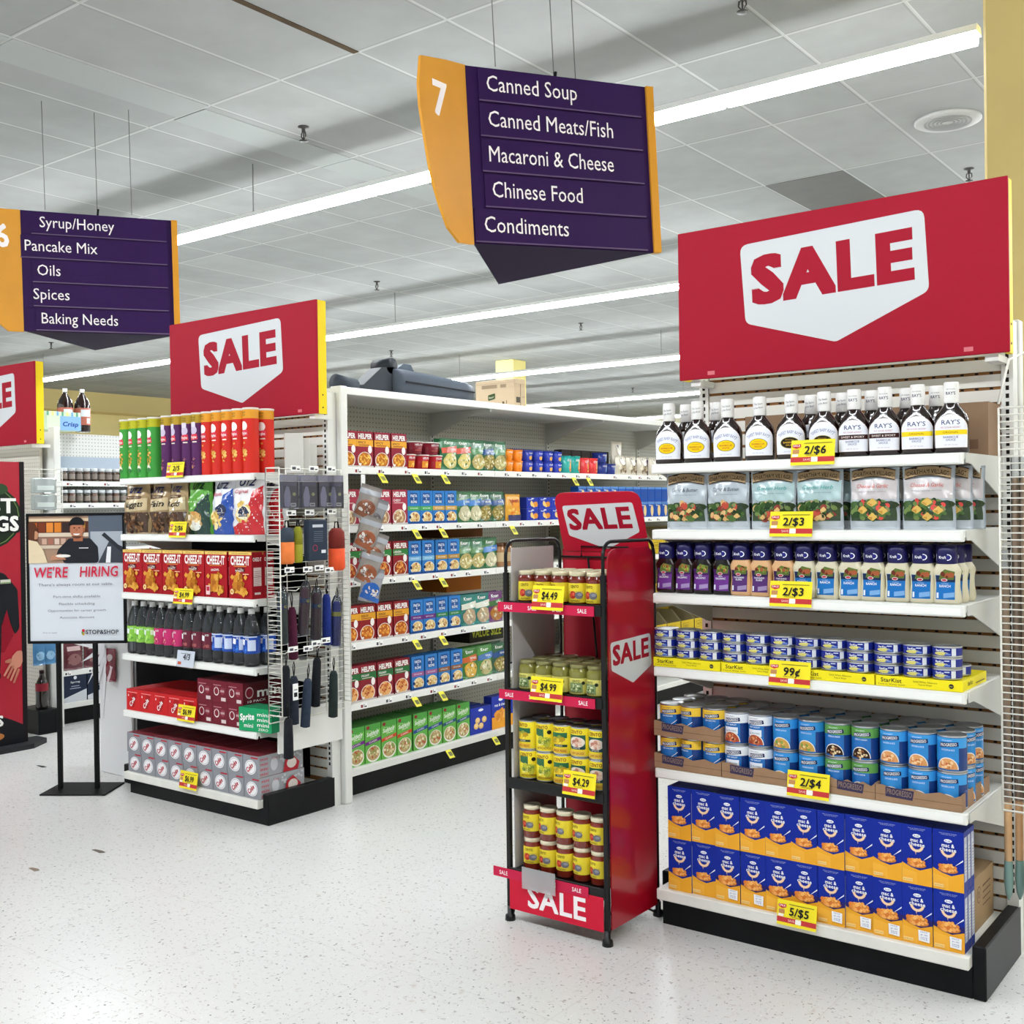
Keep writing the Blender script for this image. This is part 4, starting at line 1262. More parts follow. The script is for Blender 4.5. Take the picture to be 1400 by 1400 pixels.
def carton(name, w, h, d, col, deco, side=None, top=None):
    def f():
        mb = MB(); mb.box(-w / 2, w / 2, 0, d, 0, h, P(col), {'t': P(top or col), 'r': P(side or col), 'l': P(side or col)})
        deco(Cv(mb, front(0)), mb)
        return mb.obj(name)
    return f
def mac(sticker):
    w, h = .088, .1765
    def deco(cv, mb):
        yl = 'eda92e'
        n = 10
        y0 = .056 if not sticker else .062
        cv.poly([(-w / 2, 0), (w / 2, 0), (w / 2, y0 + (.0 if sticker else .002)), (w * .1, y0 - .012), (-w * .2, y0 - .006), (-w / 2, y0 + .006)], P(yl))
        cv.poly([(-w / 2, 0), (0, 0), (0, y0 - .02), (-w / 2, y0 - .012)], P('f2b23e'))
        if sticker:
            cv.poly([(-w / 2, y0 + .006), (-w * .2, y0 - .006), (w * .1, y0 - .012), (w / 2, y0), (w / 2, y0 + .016), (-w / 2, y0 + .016)], P('2a2468'))
        W_ = P('f1f3f8')
        cv.text('MAC & CHEESE DINNER', 0, .166, .0026, P('b8c4ea'), w=.05); cv.text('ORIGINAL FLAVOR', 0, .1625, .002, P('b8c4ea'), w=.04)
        cv.ell(0, .146, .0115, .0052, W_, 18); cv.text('Kraft', 0, .1437, .0042, P('3a3a98'), w=.015, bold=.03)
        cv.text('mac &', .0, .1275, .0105, W_, w=.036, bold=.05); cv.text('cheese', .0, .1155, .0105, W_, w=.047, bold=.05)
        cv.arc(0, .119, .0135, .0215, PI * 1.06, PI * 1.94, P('edc6a0'), 12); cv.arc(0, .119, .0165, .0185, PI * 1.08, PI * 1.92, P('f6dfc4'), 12)
        cv.poly([(-.004, .098), (-.001, .098), (-.002, .089)], P('edc6a0'))
        s = 1.0 if not sticker else 1.2
        zc = .066 if not sticker else .072
        cv.ell(0, zc - .005, .028 * s, .0095 * s, P('c87a34'), 18)
        cv.food(0, zc + .002, .0265 * s, .0125 * s, ['eda04a', 'e0883a', 'f3b96a', 'd87830', 'f0a85a'], 42, 5, .24)
        cv.poly([(.02, zc + .01), (.0225, zc + .013), (.043, zc + .032), (.043, zc + .027)], P('e6eaf4'))
        cv.rect(-.04, .008, -.012, .018, P('f7cf80')); cv.text('NET WT 7.25 OZ', -.026, .011, .003, P('8a5a1c'), w=.024)
        if sticker:
            cv.poly([(.004, .014), (.036, .012), (.037, .044), (.003, .046)], P('f0f0f0'))
            for k, (a, t_) in enumerate(((.039, 'PRICE'), (.031, '$1.00'), (.023, 'SAVE'), (.018, '5 FOR $5'))):
                cv.text(t_, .02, a, .0035, P('4a66a8'), w=.02)
        m2 = Cv(mb, rside(w / 2)); m2.rect(.004, .03, .031, .16, P('b8bccc')); m2.rect(.006, .05, .029, .14, P('cfd2da'))
        for k in range(9):
            m2.rect(.008, .055 + k * .009, .027, .0565 + k * .009, P('5a6072'))
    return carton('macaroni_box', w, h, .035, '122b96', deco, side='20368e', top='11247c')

BROWN = M('9a7a5e', .6, var=.06, scale=30); BROWND = M('6e5340', .6)
def tray(name, w, h, d, mat, deco=None, wave=0, floor=.002):
    def f():
        t = MB(); th = .003
        n = 12
        def wall(y0, y1):
            pts = [(-w / 2, 0), (w / 2, 0)] + [(w / 2 - w * k / n, h - (wave * (math.sin(3 * PI * k / n * 2) * .5 + .5) if 0 < k < n else 0)) for k in range(n + 1)]
            t.prism(pts, 'y', y0, y1, mat)
        wall(0, th); wall(d - th, d)
        t.box(-w / 2, -w / 2 + th, th, d - th, 0, h, mat); t.box(w / 2 - th, w / 2, th, d - th, 0, h, mat); t.box(-w / 2 + th, w / 2 - th, th, d - th, 0, floor, mat)
        if deco:
            deco(Cv(t, front(0)), t)
        return t.obj(name)
    return f

# ================================================================== right end display goods
Y7 = 3.335
R7 = 'top shelf, right end display'
bx = [-1.883, -1.774, -1.663, -1.548, -1.439, -1.33, -1.234, -1.139, -1.041, -.944]
bk = [0, 0, 0, 0, 1, 1, 2, 2, 3, 3]
bn = ['with yellow oval label', 'with black oval label', 'with dark banded label', 'with yellow banded label']
for i, (x, k) in enumerate(zip(bx, bk)):
    place(f'bbq{k}', bbq(k), f'dark sauce bottle {bn[k]}, {ORD[i]} from left, {R7}', 'bottle', (x, Y7 + .047, 1.59), .18 + .05 * math.sin(7 * i), 'barbecue sauce bottles')
for i, x, k, dy in ((0, -1.86, 0, .08), (1, -1.745, 0, .085), (4, -1.405, 1, .08), (5, -1.30, 1, .08), (6, -1.205, 2, .075), (7, -1.10, 2, .085), (8, -1.01, 3, .08)):
    place(f'bbq{k}', bbq(k), f'dark sauce bottle standing behind {ORD[i]} bottle from left, {R7}', 'bottle', (x, Y7 + .047 + dy, 1.59), .1, 'barbecue sauce bottles')
for x, lb, w in ((-1.58, 'left brown carton behind the barbecue sauce bottles, top shelf', .26), (-1.05, 'right brown carton behind the barbecue sauce bottles, top shelf', .30)):
    b = MB(); b.box(-w / 2, w / 2, 0, .15, 0, .165, M('8b7058', .7, var=.05, scale=10))
    cv = Cv(b, front(0)); cv.rect(-w * .3, .10, w * .1, .105, BROWND); cv.rect(-w * .3, .09, 0, .093, BROWND); cv.rect(w * .2, .02, w * .4, .05, BROWND)
    tag(b.obj('carton', None, (x, Y7 + .28, 1.59)), lb, 'box')
cl, cr = [-1.896, -1.741, -1.58, -1.426, -1.255, -1.088], [-1.746, -1.593, -1.431, -1.275, -1.097, -.939]
cn = ['garlic and butter', 'garden herb', 'cheese and garlic']
for i in range(6):
    k = i // 2
    place(f'crout{k}', crouton(k), f'silver {cn[k]} crouton pouch, {ORD[i]} from left, second shelf of right display', 'bag', ((cl[i] + cr[i]) / 2, Y7 + .055, 1.365), (.02, -.02, .03, 0, -.02, .01)[i], 'crouton pouches')
for j, dx in ((0, .022), (1, .044)):
    place('crout2', crouton(2), f'silver crouton pouch, {ORD[j]} one behind rightmost pouch, second shelf of right display', 'bag', (-1.0 + dx * .9, Y7 + .115 + .06 * j, 1.365), 0, 'crouton pouches')
for i in range(5):
    place(f'crout{i // 2}', crouton(i // 2), f'silver crouton pouch behind the {ORD[i]} front pouch, second shelf of right display', 'bag', ((cl[i] + cr[i]) / 2 + .01, Y7 + .12, 1.365), 0, 'crouton pouches')
dx = [-1.899, -1.828, -1.759, -1.685, -1.619, -1.547, -1.471, -1.4, -1.326, -1.25, -1.18, -1.106, -1.032, -.962]
dk = [0, 0, 3, 3, 1, 1, 1, 2, 2, 2, 2, 2, 2, 2]
dn = ['dark dressing bottle with purple label', 'peach dressing bottle with purple label', 'cream dressing bottle with blue label', 'dark dressing bottle with purple label']
for i, (x, k) in enumerate(zip(dx, dk)):
    place(f'dress{k}', dressing(k), f'{dn[k]}, {ORD[i]} from left, third shelf of right display', 'bottle', (x, Y7 + .05, 1.147), 0, 'salad dressing bottles')
    for j in (1, 2):
        place(f'dress{k}', dressing(k), f'dressing bottle {("one", "two")[j - 1]} behind {ORD[i]} from left, third shelf of right display', 'bottle', (x + .004 * j, Y7 + .05 + .062 * j, 1.147), 0, 'salad dressing bottles')
# tuna
tx = [-1.907, -1.822, -1.735, -1.649, -1.564, -1.478, -1.393, -1.308, -1.225, -1.139, -1.052, -.966]
def tuna_tray():
    def deco(cv, t):
        cv.text('StarKist', -.08, .013, .012, PBLK, w=.062, bold=.03); cv.text('Tuna in Water Solid', -.08, .005, .004, PBLK, w=.08)
        cv.text('Solid White Albacore', .02, .018, .005, P('5a5420'), w=.07); cv.text('Tuna in Water', .02, .010, .005, P('5a5420'), w=.04)
        cv.ell(.095, .015, .007, .007, P('20202c')); cv.text('MSC', .095, .013, .003, P('f0e860'), w=.009)
        c2 = Cv(t, rside(.126)); c2.text('StarKist', .08, .012, .012, PBLK, w=.05, bold=.03); c2.rect(.14, .008, .24, .011, P('5a5420'))
    return tray('tuna_tray', .252, .031, .26, M('f0df22', .45), deco, floor=.029)()
def tuna_tray_code():
    o = tuna_tray()
    return o
for i, x in enumerate((-1.808, -1.551, -1.294, -1.037)):
    place('tunatray', tuna_tray, f'yellow cardboard tray under tuna cans, {ORD[i]} from left, fourth shelf of right display', 'tray', (x, Y7 + .008, .895), 0, 'yellow tuna trays')
for i, x in enumerate(tx):
    for k in range(3):
        tl = (i == 6 and k == 1)
        o = place('tuna', tuna, f'blue tuna can, {("bottom", "middle", "top")[k]} of {ORD[i]} stack from left, fourth shelf, right display', 'can', (x, Y7 + .055, .9263 + .0327 * k), random.uniform(-.25, .25) * .5, 'blue tuna cans')
    if i in (1, 3, 5, 8, 10, 11):
        pass
for i, x in enumerate(tx):
    place('tuna', tuna, f'blue tuna can standing just behind {ORD[i]} stack from left, fourth shelf, right display', 'can', (x, Y7 + .145, .9263), 0, 'blue tuna cans')
# soup
def soup_tray(w, h, tx_):
    def deco(cv, t):
        cv.rect(-w / 2, h * .42, w / 2, h * .45, BROWND)
        cv.poly([(-w * .5 + .03, h * .35), (-w * .5 + .11, h * .28), (-w * .5 + .115, h * .85), (-w * .5 + .03, h * .92)], M('3a3450', .6))
        cv.text('PROGRESSO', -w * .5 + .071, h * .47, .016, M('8a7468', .6), w=.075, bold=.03, rot=-.05)
    return tray('soup_tray', w, h, .30, BROWN, deco, wave=.010)
trs = [('soup_tray_a', -1.808, .252, .55), ('soup_tray_b', -1.501, .356, .55), ('soup_tray_c', -1.243, .148, .55), ('soup_tray_d', -1.041, .252, .55)]
for i, (k, x, w, z) in enumerate(trs):
    place(k, soup_tray(w, .05, 0), f'brown cardboard soup tray, {ORD[i]} from left on fifth shelf, right display', 'tray', (x, Y7 + .006, .546), 0, 'brown soup trays')
place('soup_tray_a', soup_tray(.252, .05, 0), 'upper brown soup tray resting on yellow topped cans at left, fifth shelf', 'tray', (-1.808, Y7 + .006, .657), 0, 'brown soup trays')
sl = [-1.889, -1.807, -1.725]
sx = [-1.644, -1.559, -1.472, -1.385, -1.2985, -1.213, -1.124, -1.040, -.955]
sk = [0, 0, 1, 1, 2, 2, 3, 3, 3]
sn = ['white topped blue', 'blue chicken noodle', 'green topped blue', 'light blue', 'yellow topped blue']
for i, x in enumerate(sl):
    for j in range(3):
        for lv, z in ((0, .549), (1, .6605)):
            if j and lv == 0:
                continue
            if j and i == 0 and j == 2:
                pass
            pos = ('front', 'second row', 'third row')[j]
            place('soup4', soup(4), f'yellow topped soup can, {("lower", "upper")[lv]} tray, {ORD[i]} from left, {pos}, right display', 'can', (x, Y7 + .055 + .086 * j, z), (.15, -.35, .1)[i] if j == 0 else .5, 'yellow topped soup cans')
for i, x in enumerate(sx):
    k = sk[i]
    for j in range(3):
        for lv in (0, 1):
            if j and lv == 0 and i != 8:
                continue
            pos = ('front row', 'second row', 'third row')[j]
            place(f'soup{k}', soup(k), f'{sn[k]} soup can, {("lower", "upper")[lv]} {ORD[i + 3]} from left, {pos}, right display', 'can', (x, Y7 + .055 + .0865 * j, .549 + .1075 * lv), (0 if j == 0 else (.9 if i == 8 else .3)) + random.uniform(-.12, .12), 'large soup cans')
# macaroni boxes
mu = [-1.892, -1.804, -1.716, -1.622, -1.534, -1.445, -1.359, -1.273, -1.183, -1.095, -1.006, -.914]
for i in range(11):
    xc = (mu[i] + mu[i + 1]) / 2
    for lv in (0, 1):
        st = lv == 0 and i >= 2
        for j in range(3):
            if j and not (i == 10 or (lv == 1)):
                continue
            pos = ('', 'one behind ', 'two behind ')[j]
            if j:
                lb = f'blue macaroni box, {("one", "two")[j - 1]} behind {ORD[i]} {("lower", "upper")[lv]} box from left, right display'
            else:
                lb = f'blue macaroni box, {ORD[i]} from left in {("lower", "upper")[lv]} row, right display bottom'
            place(f'mac{int(st)}', mac(st), lb, 'box', (xc, Y7 + .02 + .0365 * j + (.006 if (i in (1, 7)) else 0), .1305 + .1775 * lv), 0, 'macaroni boxes')
b = MB(); b.box(-.20, .20, 0, .24, 0, .165, M('a58a68', .65, var=.05, scale=10))
cv = Cv(b, rside(.20)); cv.ell(.07, .105, .022, .026, BROWND); cv.ell(.07, .105, .019, .023, M('a58a68', .65)); cv.text('ID', .07, .095, .02, BROWND, w=.016)
for k in range(4):
    cv.rect(.11, .06 + k * .02, .20, .064 + k * .02, BROWND)
tag(b.obj('carton', None, (-1.135, Y7 + .178, .1305)), 'brown cardboard carton on base deck behind macaroni boxes, right display', 'box')

# ================================================================== wire rack goods
CENY = 'e9d43a'
def jar(kind):
    def f():
        t = thing('glass_jar'); 
        if kind == 'pepper':
            r, h = .0335, .108
            body = M('6e1f12', .12, coat=.6); lidc = M('d8cfae', .35, .3)
        elif kind == 'pepper_tall':
            r, h = .0335, .112
            body = M('7a2414', .12, coat=.6); lidc = M('e6dcc0', .35, .2)
        else:
            r, h = .035, .102
            body = M('7d7a34', .12, coat=.6); lidc = M('8f8c5c', .3, .5)
        b = MB(); b.lathe([(r * .9, 0), (r, .004), (r, h * .74), (r * .96, h * .80), (r * .86, h * .86), (r * .84, h * .9)], body, 24); b.obj('jar_body', t)
        c = MB(); c.lathe([(r * .88, h * .875), (r * .92, h * .88), (r * .92, h * .985), (r * .88, h), (r * .8, h), (r * .78, h - .002)], lidc, 24)
        if kind == 'artichoke':
            pass
        c.obj('lid', t)
        l = MB(); z0, z1 = (.006, h * .66) if kind == 'pepper' else ((h * .22, h * .74) if kind == 'pepper_tall' else (.005, h * .56))
        l.lathe([(r + .0002, z0), (r + .0004, z0 + .0005), (r + .0004, z1)], P(CENY if kind != 'artichoke' else 'd8d070'), 24, caps=False)
        cv = Cv(l, cyl(r + .0004), du=.007, e=.0002); zm = (z0 + z1) / 2; hh = z1 - z0
        if kind == 'artichoke':
            cv.rect(-.026, z0 + .004, .022, z0 + hh * .72, P('7d9060')); cv.food(-.004, z0 + hh * .36, .022, hh * .3, ['c8cfa0', '9aac70', 'e0e2c0', '6a7f4c', '4c6438'], 26, 8, .24)
            cv.ell(.024, z0 + hh * .7, .006, .006, P('1c2a1c'))
        else:
            cv.poly([(-.026, z0 + hh * .18), (.026, z0 + hh * .18), (.026, z0 + hh * .6), (-.026, z0 + hh * .6)], P('d0b848'))
            cv.ell(-.009, z0 + hh * .4, .012, hh * .2, P('b02c1e')); cv.ell(-.016, z0 + hh * .38, .006, hh * .14, P('d04a30')); cv.ell(-.006, z0 + hh * .44, .004, hh * .1, P('d8604a'))
            cv.ell(.013, z0 + hh * .38, .014, hh * .18, P('6a6a74')); cv.ell(.016, z0 + hh * .42, .008, hh * .08, P('8e8e98'))
        cv.du = None
        cv.text('CENTO', -.002, z0 + hh * .76, hh * .14, P('5a3a1c' if kind != 'artichoke' else '4a5a2c'), w=.028, bold=.03)
        cv.text({'pepper': 'PEPPERS', 'pepper_tall': 'PEPPERS', 'artichoke': 'HEARTS'}[kind], 0, z0 + hh * .05, hh * .09, P('6a4a1c'), w=.03, bold=.02)
        l.obj('label', t)
        return t
    return f
def cento(kind):
    def f():
        t = thing('food_can'); r, h = .0365, .102
        can_body(r, h, 26).obj('can_body', t)
        l = MB(); l.lathe([(r - .0004, .005), (r - .0001, .0055), (r - .0001, h - .0055), (r - .0004, h - .005)], G('f0dc34'), 28, caps=False)
        cv = Cv(l, cyl(r), du=.007, e=.0002)
        if kind == 0:
            cv.rect(-.032, .058, .03, .076, P('2f6a48')); cv.food(0, .05, .029, .016, ['e8c83a', 'd8b02c', 'f4dc5c', 'c09a24', '8a9a3c'], 26, 6, .3); cv.rect(-.02, .028, .03, .036, P('1f4030')); cv.rect(-.034, .008, .03, .022, P('e8b83a'))
        elif kind == 1:
            cv.rect(-.034, .03, .032, .076, P('2c5a48')); cv.ell(0, .052, .03, .018, P('e4d8cc')); cv.food(0, .05, .025, .014, ['c8907a', 'e8cbb4', 'b87a68', 'd8b09a'], 20, 9, .3); cv.rect(-.02, .028, .03, .036, P('1f3a44')); cv.rect(-.034, .008, .03, .022, P('e8c048'))
        else:
            cv.poly([(-.034, .06), (.0, .05), (.0, .08), (-.034, .08)], P('3a6a48')); cv.food(0, .035, .028, .022, ['d8d048', 'b8b83c', 'e8e078', '7a8f3c'], 22, 12, .36); cv.ell(.02, .07, .008, .007, P('1c1c1c'))
        cv.du = None
        cv.text('CENTO', -.002 if kind != 2 else -.008, .081, .011, P('8a3a1c'), w=.045, bold=.035)
        cv.text(('CHICKEN', 'WHITE', 'ITALIAN')[kind], 0, .030, .0045, P('f0ecd8') if kind != 2 else P('5a5a1c'), w=.026); cv.text(('CHICK PEAS', 'CLAM SAUCE', 'ARTICHOKES')[kind], 0, .0115, .007, P('8a4a1c'), w=.05, bold=.02)
        l.obj('label', t)
        return t
    return f
RR = 'red wire rack'
j1 = [-2.322, -2.255, -2.187, -2.119, -2.055]
j1 = [-2.315, -2.245, -2.174, -2.103, -2.032]
for i, x in enumerate(j1):
    for j in range(3):
        place('jar_pepper', jar('pepper'), f'red pepper jar with yellow label, {ORD[i]} from left, {("front", "middle", "back")[j]} row, rack top shelf', 'jar', (x, RY0 + .05 + .074 * j, 1.1185), random.uniform(-.5, .5), 'pepper jars on top rack shelf')
for i, x in enumerate(j1):
    for j in range(3):
        place('jar_art', jar('artichoke'), f'green artichoke jar, {ORD[i]} from left, {("front", "middle", "back")[j]} row, second shelf of wire rack', 'jar', (x, RY0 + .05 + .076 * j, .8125), random.uniform(-.3, .3), 'green jars on second rack shelf')
ck = [(0, 2), (2, 2), (0, 0), (1, 1), (1, 1)]
cx_ = [-2.318, -2.245, -2.172, -2.099, -2.026]
for i, x in enumerate(cx_):
    for lv in (0, 1):
        k = ck[i][1 - lv] if i < 2 else ck[i][0]
        k = ck[i][0] if lv else ck[i][1]
        for j in range(2):
            if j and not lv:
                continue
            place(f'cento{k}', cento(k), f'yellow food can, {("lower", "upper")[lv]} layer, {ORD[i]} from left, {("front", "back")[j]} row, wire rack', 'can', (x, RY0 + .052 + .078 * j, .5005 + .1023 * lv), random.uniform(-.25, .25) + (.4 if k == 2 else 0), 'yellow cans on third rack shelf')
j4 = [-2.308, -2.238, -2.168, -2.098, -2.028]
for i, x in enumerate(j4):
    for lv in (0, 1):
        place('jar_tall', jar('pepper_tall'), f'roasted pepper jar, {("lower", "upper")[lv]} layer, {ORD[i]} from left, bottom shelf of wire rack', 'jar', (x, RY0 + .05, .1835 + .1125 * lv), random.uniform(-.4, .4), 'pepper jars on bottom rack shelf')

# ================================================================== left end display goods
Y6 = 3.335
def tube_can(kind):
    col = ('3f9a3e', '54245a', 'cf2a20')[kind]; topc = ('b8b422', 'b8962c', 'e09a2c')[kind]
    def f():
        t = thing('chip_tube'); r, h = .0375, .302
        b = MB(); b.lathe([(r, 0), (r, .252), (r, .2521), (r, h - .008)], None, 26, mats=[G(col), G(topc), G(topc)], caps=False); b.lathe([(r * .97, 0), (r, .001)], METAL, 26)
        cv = Cv(b, cyl(r), du=.008, e=.0002)
        W_ = P('f3eeea')
        cv.ell(0, .217, .021, .022, W_ if kind != 1 else P('c9bcd4')) 
        cv.poly([(-.025, .168), (.025, .173), (.021, .20), (-.021, .197)], P('d8384c')); cv.rect(-.006, .158, .02, .164, P('e8d8c8'))
        if kind == 1:
            cv.rect(-.016, .232, .014, .256, P('d8d0de')); cv.food(0, .06, .02, .03, ['8a4a68', '6a2a50', 'b08a4c'], 12, 3, .35)
        else:
            cv.food(0, .10, .021, .055, ['d8a048', 'c88a34', 'e6bc6a'], 22, kind, .36)
        if kind == 0:
            cv.ell(0, .045, .017, .018, P('e6ead0')); cv.ell(.003, .038, .014, .011, P('3c7a44'))
        cv.du = None
        cv.text('Pringles', 0, .178, .013, W_, w=.039, bold=.04)
        cv.text(('PARTY', 'MEGA', 'PARTY')[kind], 0, .275, .008, P('5a4a1c'), w=.028, bold=.02); cv.text('STACK', 0, .263, .007, P('5a4a1c'), w=.026, bold=.02)
        b.obj('tube', t)
        c = MB(); c.lathe([(r, h - .009), (r + .001, h - .008), (r + .001, h - .001), (r, h), (r * .9, h - .001)], M('dcd8d0', .4), 26); c.obj('lid', t)
        return t
    return f
chx = [-5.055, -4.976, -4.898, -4.815, -4.702, -4.618, -4.537, -4.460, -4.383, -4.307, -4.231, -4.155, -4.078, -4.01]
for i, x in enumerate(chx):
    k = 0 if i < 4 else (1 if i < 8 else 2)
    x = x + .0
    if i == 13:
        break
    place(f'chip{k}', tube_can(k), f'{("green", "purple", "red")[k]} chip tube, {ORD[i]} from left, top shelf of left end display', 'chips', (x, Y6 + .042, 1.622), random.uniform(-.2, .2), 'potato chip tubes')
place('chip2', tube_can(2), 'red chip tube standing behind the rightmost front tube, top shelf', 'chips', (-4.075, Y6 + .13, 1.622), .2, 'potato chip tubes')
for i in range(3):
    k = i
    place(f'chip{k}', tube_can(k), f'{("green", "purple", "red")[k]} chip tube in second row behind tubes of its colour, top shelf', 'chips', ((-4.80, -4.40, -4.17)[i], Y6 + .132, 1.622), .4, 'potato chip tubes')
for i in range(3):
    b = MB(); b.cbox(-.045, .045, -.006, .006, 0, .19 - .02 * i, M('d3d2cc', .5), .002)
    tag(b.obj('divider_panel', None, (-4.03 - .012 * i + .02, Y6 + .24 + .055 * i, 1.6225), 1.1), f'white metal divider panel, {("nearest", "middle", "farthest")[i]} of three behind red chip tubes', 'panel', 'white divider panels')

def snack(kind):
    def f():
        mb = MB()
        w, h = ((.20, .262), (.15, .262), (.15, .262), (.175, .275), (.185, .272), (.215, .285))[kind]
        base = ('a48a62', 'a08660', 'a88e66', '5aa03a', 'e2e4ea', 'e6e4e6')[kind]
        cv = pouch_cv(mb, w, h, .085, FILM(base), seed=20 + kind, top=.05, wr=.0026, taper=.06)
        U = w / 2 * .93
        if kind < 3:
            cv.rect(-U, .008, U, h * .42, FILM('4a3222')); cv.food(0, h * .2, U * .9, h * .19, ['5a3a24', '7a5234', '3c2616', '8a6844', '2a1a10'], 60, kind, .16)
            cv.poly([(-U, h * .42), (U, h * .46), (U, h * .70), (-U, h * .66)], FILM('c8b48c'))
            cv.rrect(-U * .8, h * .68, U * .6, h * .74, .006, P('5a3c28'))
        elif kind == 3:
            cv.poly([(U * .2, 0), (U, 0), (U, h * .72), (U * .5, h * .62), (-U * .1, h * .4), (-U, h * .3), (-U, 0)], FILM('1c3c34'))
            cv.ell(-U * .1, h * .24, U * .7, h * .17, FILM('c8a060')); cv.food(-U * .1, h * .26, U * .6, h * .15, ['d8a868', 'e6c890', 'c08a48', 'f0e4cc'], 24, 5, .3); cv.ell(-U * .05, h * .14, U * .5, h * .08, FILM('eef0e8'))
        elif kind == 4:
            cv.poly([(U * .3, h * .7), (U, h * .8), (U, 0), (-U, 0), (-U, h * .08), (U * .2, h * .35)], FILM('1f4aa0')); cv.food(-U * .2, h * .28, U * .7, h * .22, ['e6c878', 'd8b45c', 'f0d898', 'c89c48'], 26, 7, .3)
            cv.ell(U * .25, h * .42, U * .42, h * .11, FILM('16264c'))
        else:
            cv.poly([(U * .3, 0), (U, 0), (U, h * .8), (U * .45, h * .72), (U * .2, h * .3), (-U, h * .1), (-U, 0)], FILM('c01c24')); cv.food(-U * .15, h * .36, U * .65, h * .2, ['e6c878', 'd8b45c', 'f0d898', 'c89c48'], 22, 8, .34)
            cv.ell(-U * .05, h * .36, U * .42, h * .12, FILM('f0e8c8')); cv.ell(-U * .05, h * .36, U * .37, h * .105, FILM('16264c'))
        cv.n += 3
        cv.du = cv.dv = None
        NV = P('1c2458') if kind != 3 else P('16301c')
        cv.text('UTZ', 0, h * .80, h * .10, NV, w=U * 1.1, bold=.05, shear=.15)
        if kind < 3:
            cv.text(('Nuggets', 'Plain', 'Rods')[kind], 0, h * .52, h * .11, PBLK, w=U * 1.5, shear=.2, bold=.02, rot=.05); cv.text('PRETZELS', -U * .1, h * .695, h * .028, P('d8c8a8'), w=U)
        elif kind == 3:
            cv.text('SOUR CREAM', -U * .2, h * .56, h * .03, P('e8f0d8'), w=U)
        else:
            cv.text(('Ripples', 'Original')[kind - 4], -U * .35, h * .68, h * .06, P('b83048'), w=U, shear=.25, bold=.02)
            cv.text('3', U * (.25 if kind == 4 else -.05), h * (.40 if kind == 4 else .34), h * .06, P('f0f0f0'), bold=.05); cv.text('INGREDIENTS', U * (.25 if kind == 4 else -.05), h * (.37 if kind == 4 else .31), h * .018, P('f0f0f0'), w=U * .6)
        return mb.obj('snack_bag')
    return f
sxx = [(-5.135 + .13), -4.82, -4.665, -4.49, -4.31, -4.125]
sxx = [-5.0, -4.80, -4.652, -4.485, -4.30, -4.118]
snm = ['tan pretzel nugget bag', 'tan plain pretzel bag', 'tan pretzel rod bag', 'green and dark potato chip bag', 'white and blue ripple chip bag', 'white and red original chip bag']
for k, x in enumerate(sxx):
    place(f'snack{k}', snack(k), f'{snm[k]}, {ORD[k]} from left, second shelf, left end display', 'bag', (x, Y6 + .07, 1.337), (.05, 0, -.06, .03, -.08, .06)[k], 'snack bags')
    place(f'snack{k}', snack(k), f'{snm[k]} standing behind the {ORD[k]} front bag, left end display', 'bag', (x + .02, Y6 + .175, 1.337), .04, 'snack bags')

def cheez(alt):
    w, h = .164, .218
    def deco(cv, mb):
        cv.rect(-w / 2, h - .014, w / 2, h, P('e8c46a')); cv.text('FAMILY SIZE  MORE BAKED SNACKS', 0, h - .0105, .006, P('5a3c1c'), w=.12)
        W_ = P('f4eeea')
        cv.text('CHEEZ-IT', 0, .158, .038, W_, w=.135, bold=.05); cv.text('CHEEZ-IT', 0, .1585, .037, W_, w=.134, bold=.02)
        cv.rect(-.045, .150, .045, .152, P('e8b048'))
        if not alt:
            cv.poly([(-.04, .122), (.0, .128), (.036, .125), (.03, .146), (-.03, .144)], P('5a1c1c')); cv.text('EXTRA', 0, .137, .006, P('e0c8b8'), w=.03); cv.text('TOASTY', -.004, .124, .011, W_, w=.06, bold=.04, rot=.06); cv.rect(.02, .113, .062, .117, P('e8c4a0'))
        else:
            cv.text('ORIGINAL', -.004, .126, .010, W_, w=.062, bold=.04, rot=.06)
        OR = ['d08a2c', 'b8701e', 'e0a444', 'a8601a', 'c47a24']
        R = random.Random(9 + alt)
        for k in range(26):
            x, z, s = R.uniform(-.045, .045), R.uniform(.035, .108), R.uniform(.010, .017); a = R.uniform(0, 1.5)
            x *= 1 - (z - .035) / .14
            cv.poly(rpoly([(x + s * 1.4 * math.cos(a + PI / 2 * q), z + s * 1.4 * math.sin(a + PI / 2 * q)) for q in range(4)], .003, 2), P(OR[k % 5]))
        for x, z in ((-.05, .10), (.045, .10), (.03, .02), (.05, .03)):
            cv.poly(rpoly([(x - .014, z), (x, z - .013), (x + .014, z + .001), (x, z + .014)], .003, 2), P('dca03c'))
        if not alt:
            cv.ell(-.052, .032, .013, .013, P('f0d8a0')); cv.ell(-.052, .032, .006, .006, P('c8882c'))
        else:
            cv.rect(-.066, .012, -.036, .055, P('ecc8c8')); cv.rect(-.062, .03, -.04, .05, P('b8283c'))
        m2 = Cv(mb, rside(w / 2)); m2.text('CHEEZ-IT', .032, .175, .016, W_, w=.05, bold=.04); m2.rect(.01, .06, .055, .145, P('d6c4c0')); m2.rect(.012, .10, .053, .103, P('6a3030')); m2.rect(.015, .02, .05, .03, P('d6c4c0'))
        for k in range(8):
            m2.rect(.014, .064 + k * .009, .051, .066 + k * .009, P('8a6060'))
    return carton('cracker_box', w, h, .064, 'a81420', deco, side='8e101c', top='e0b050')
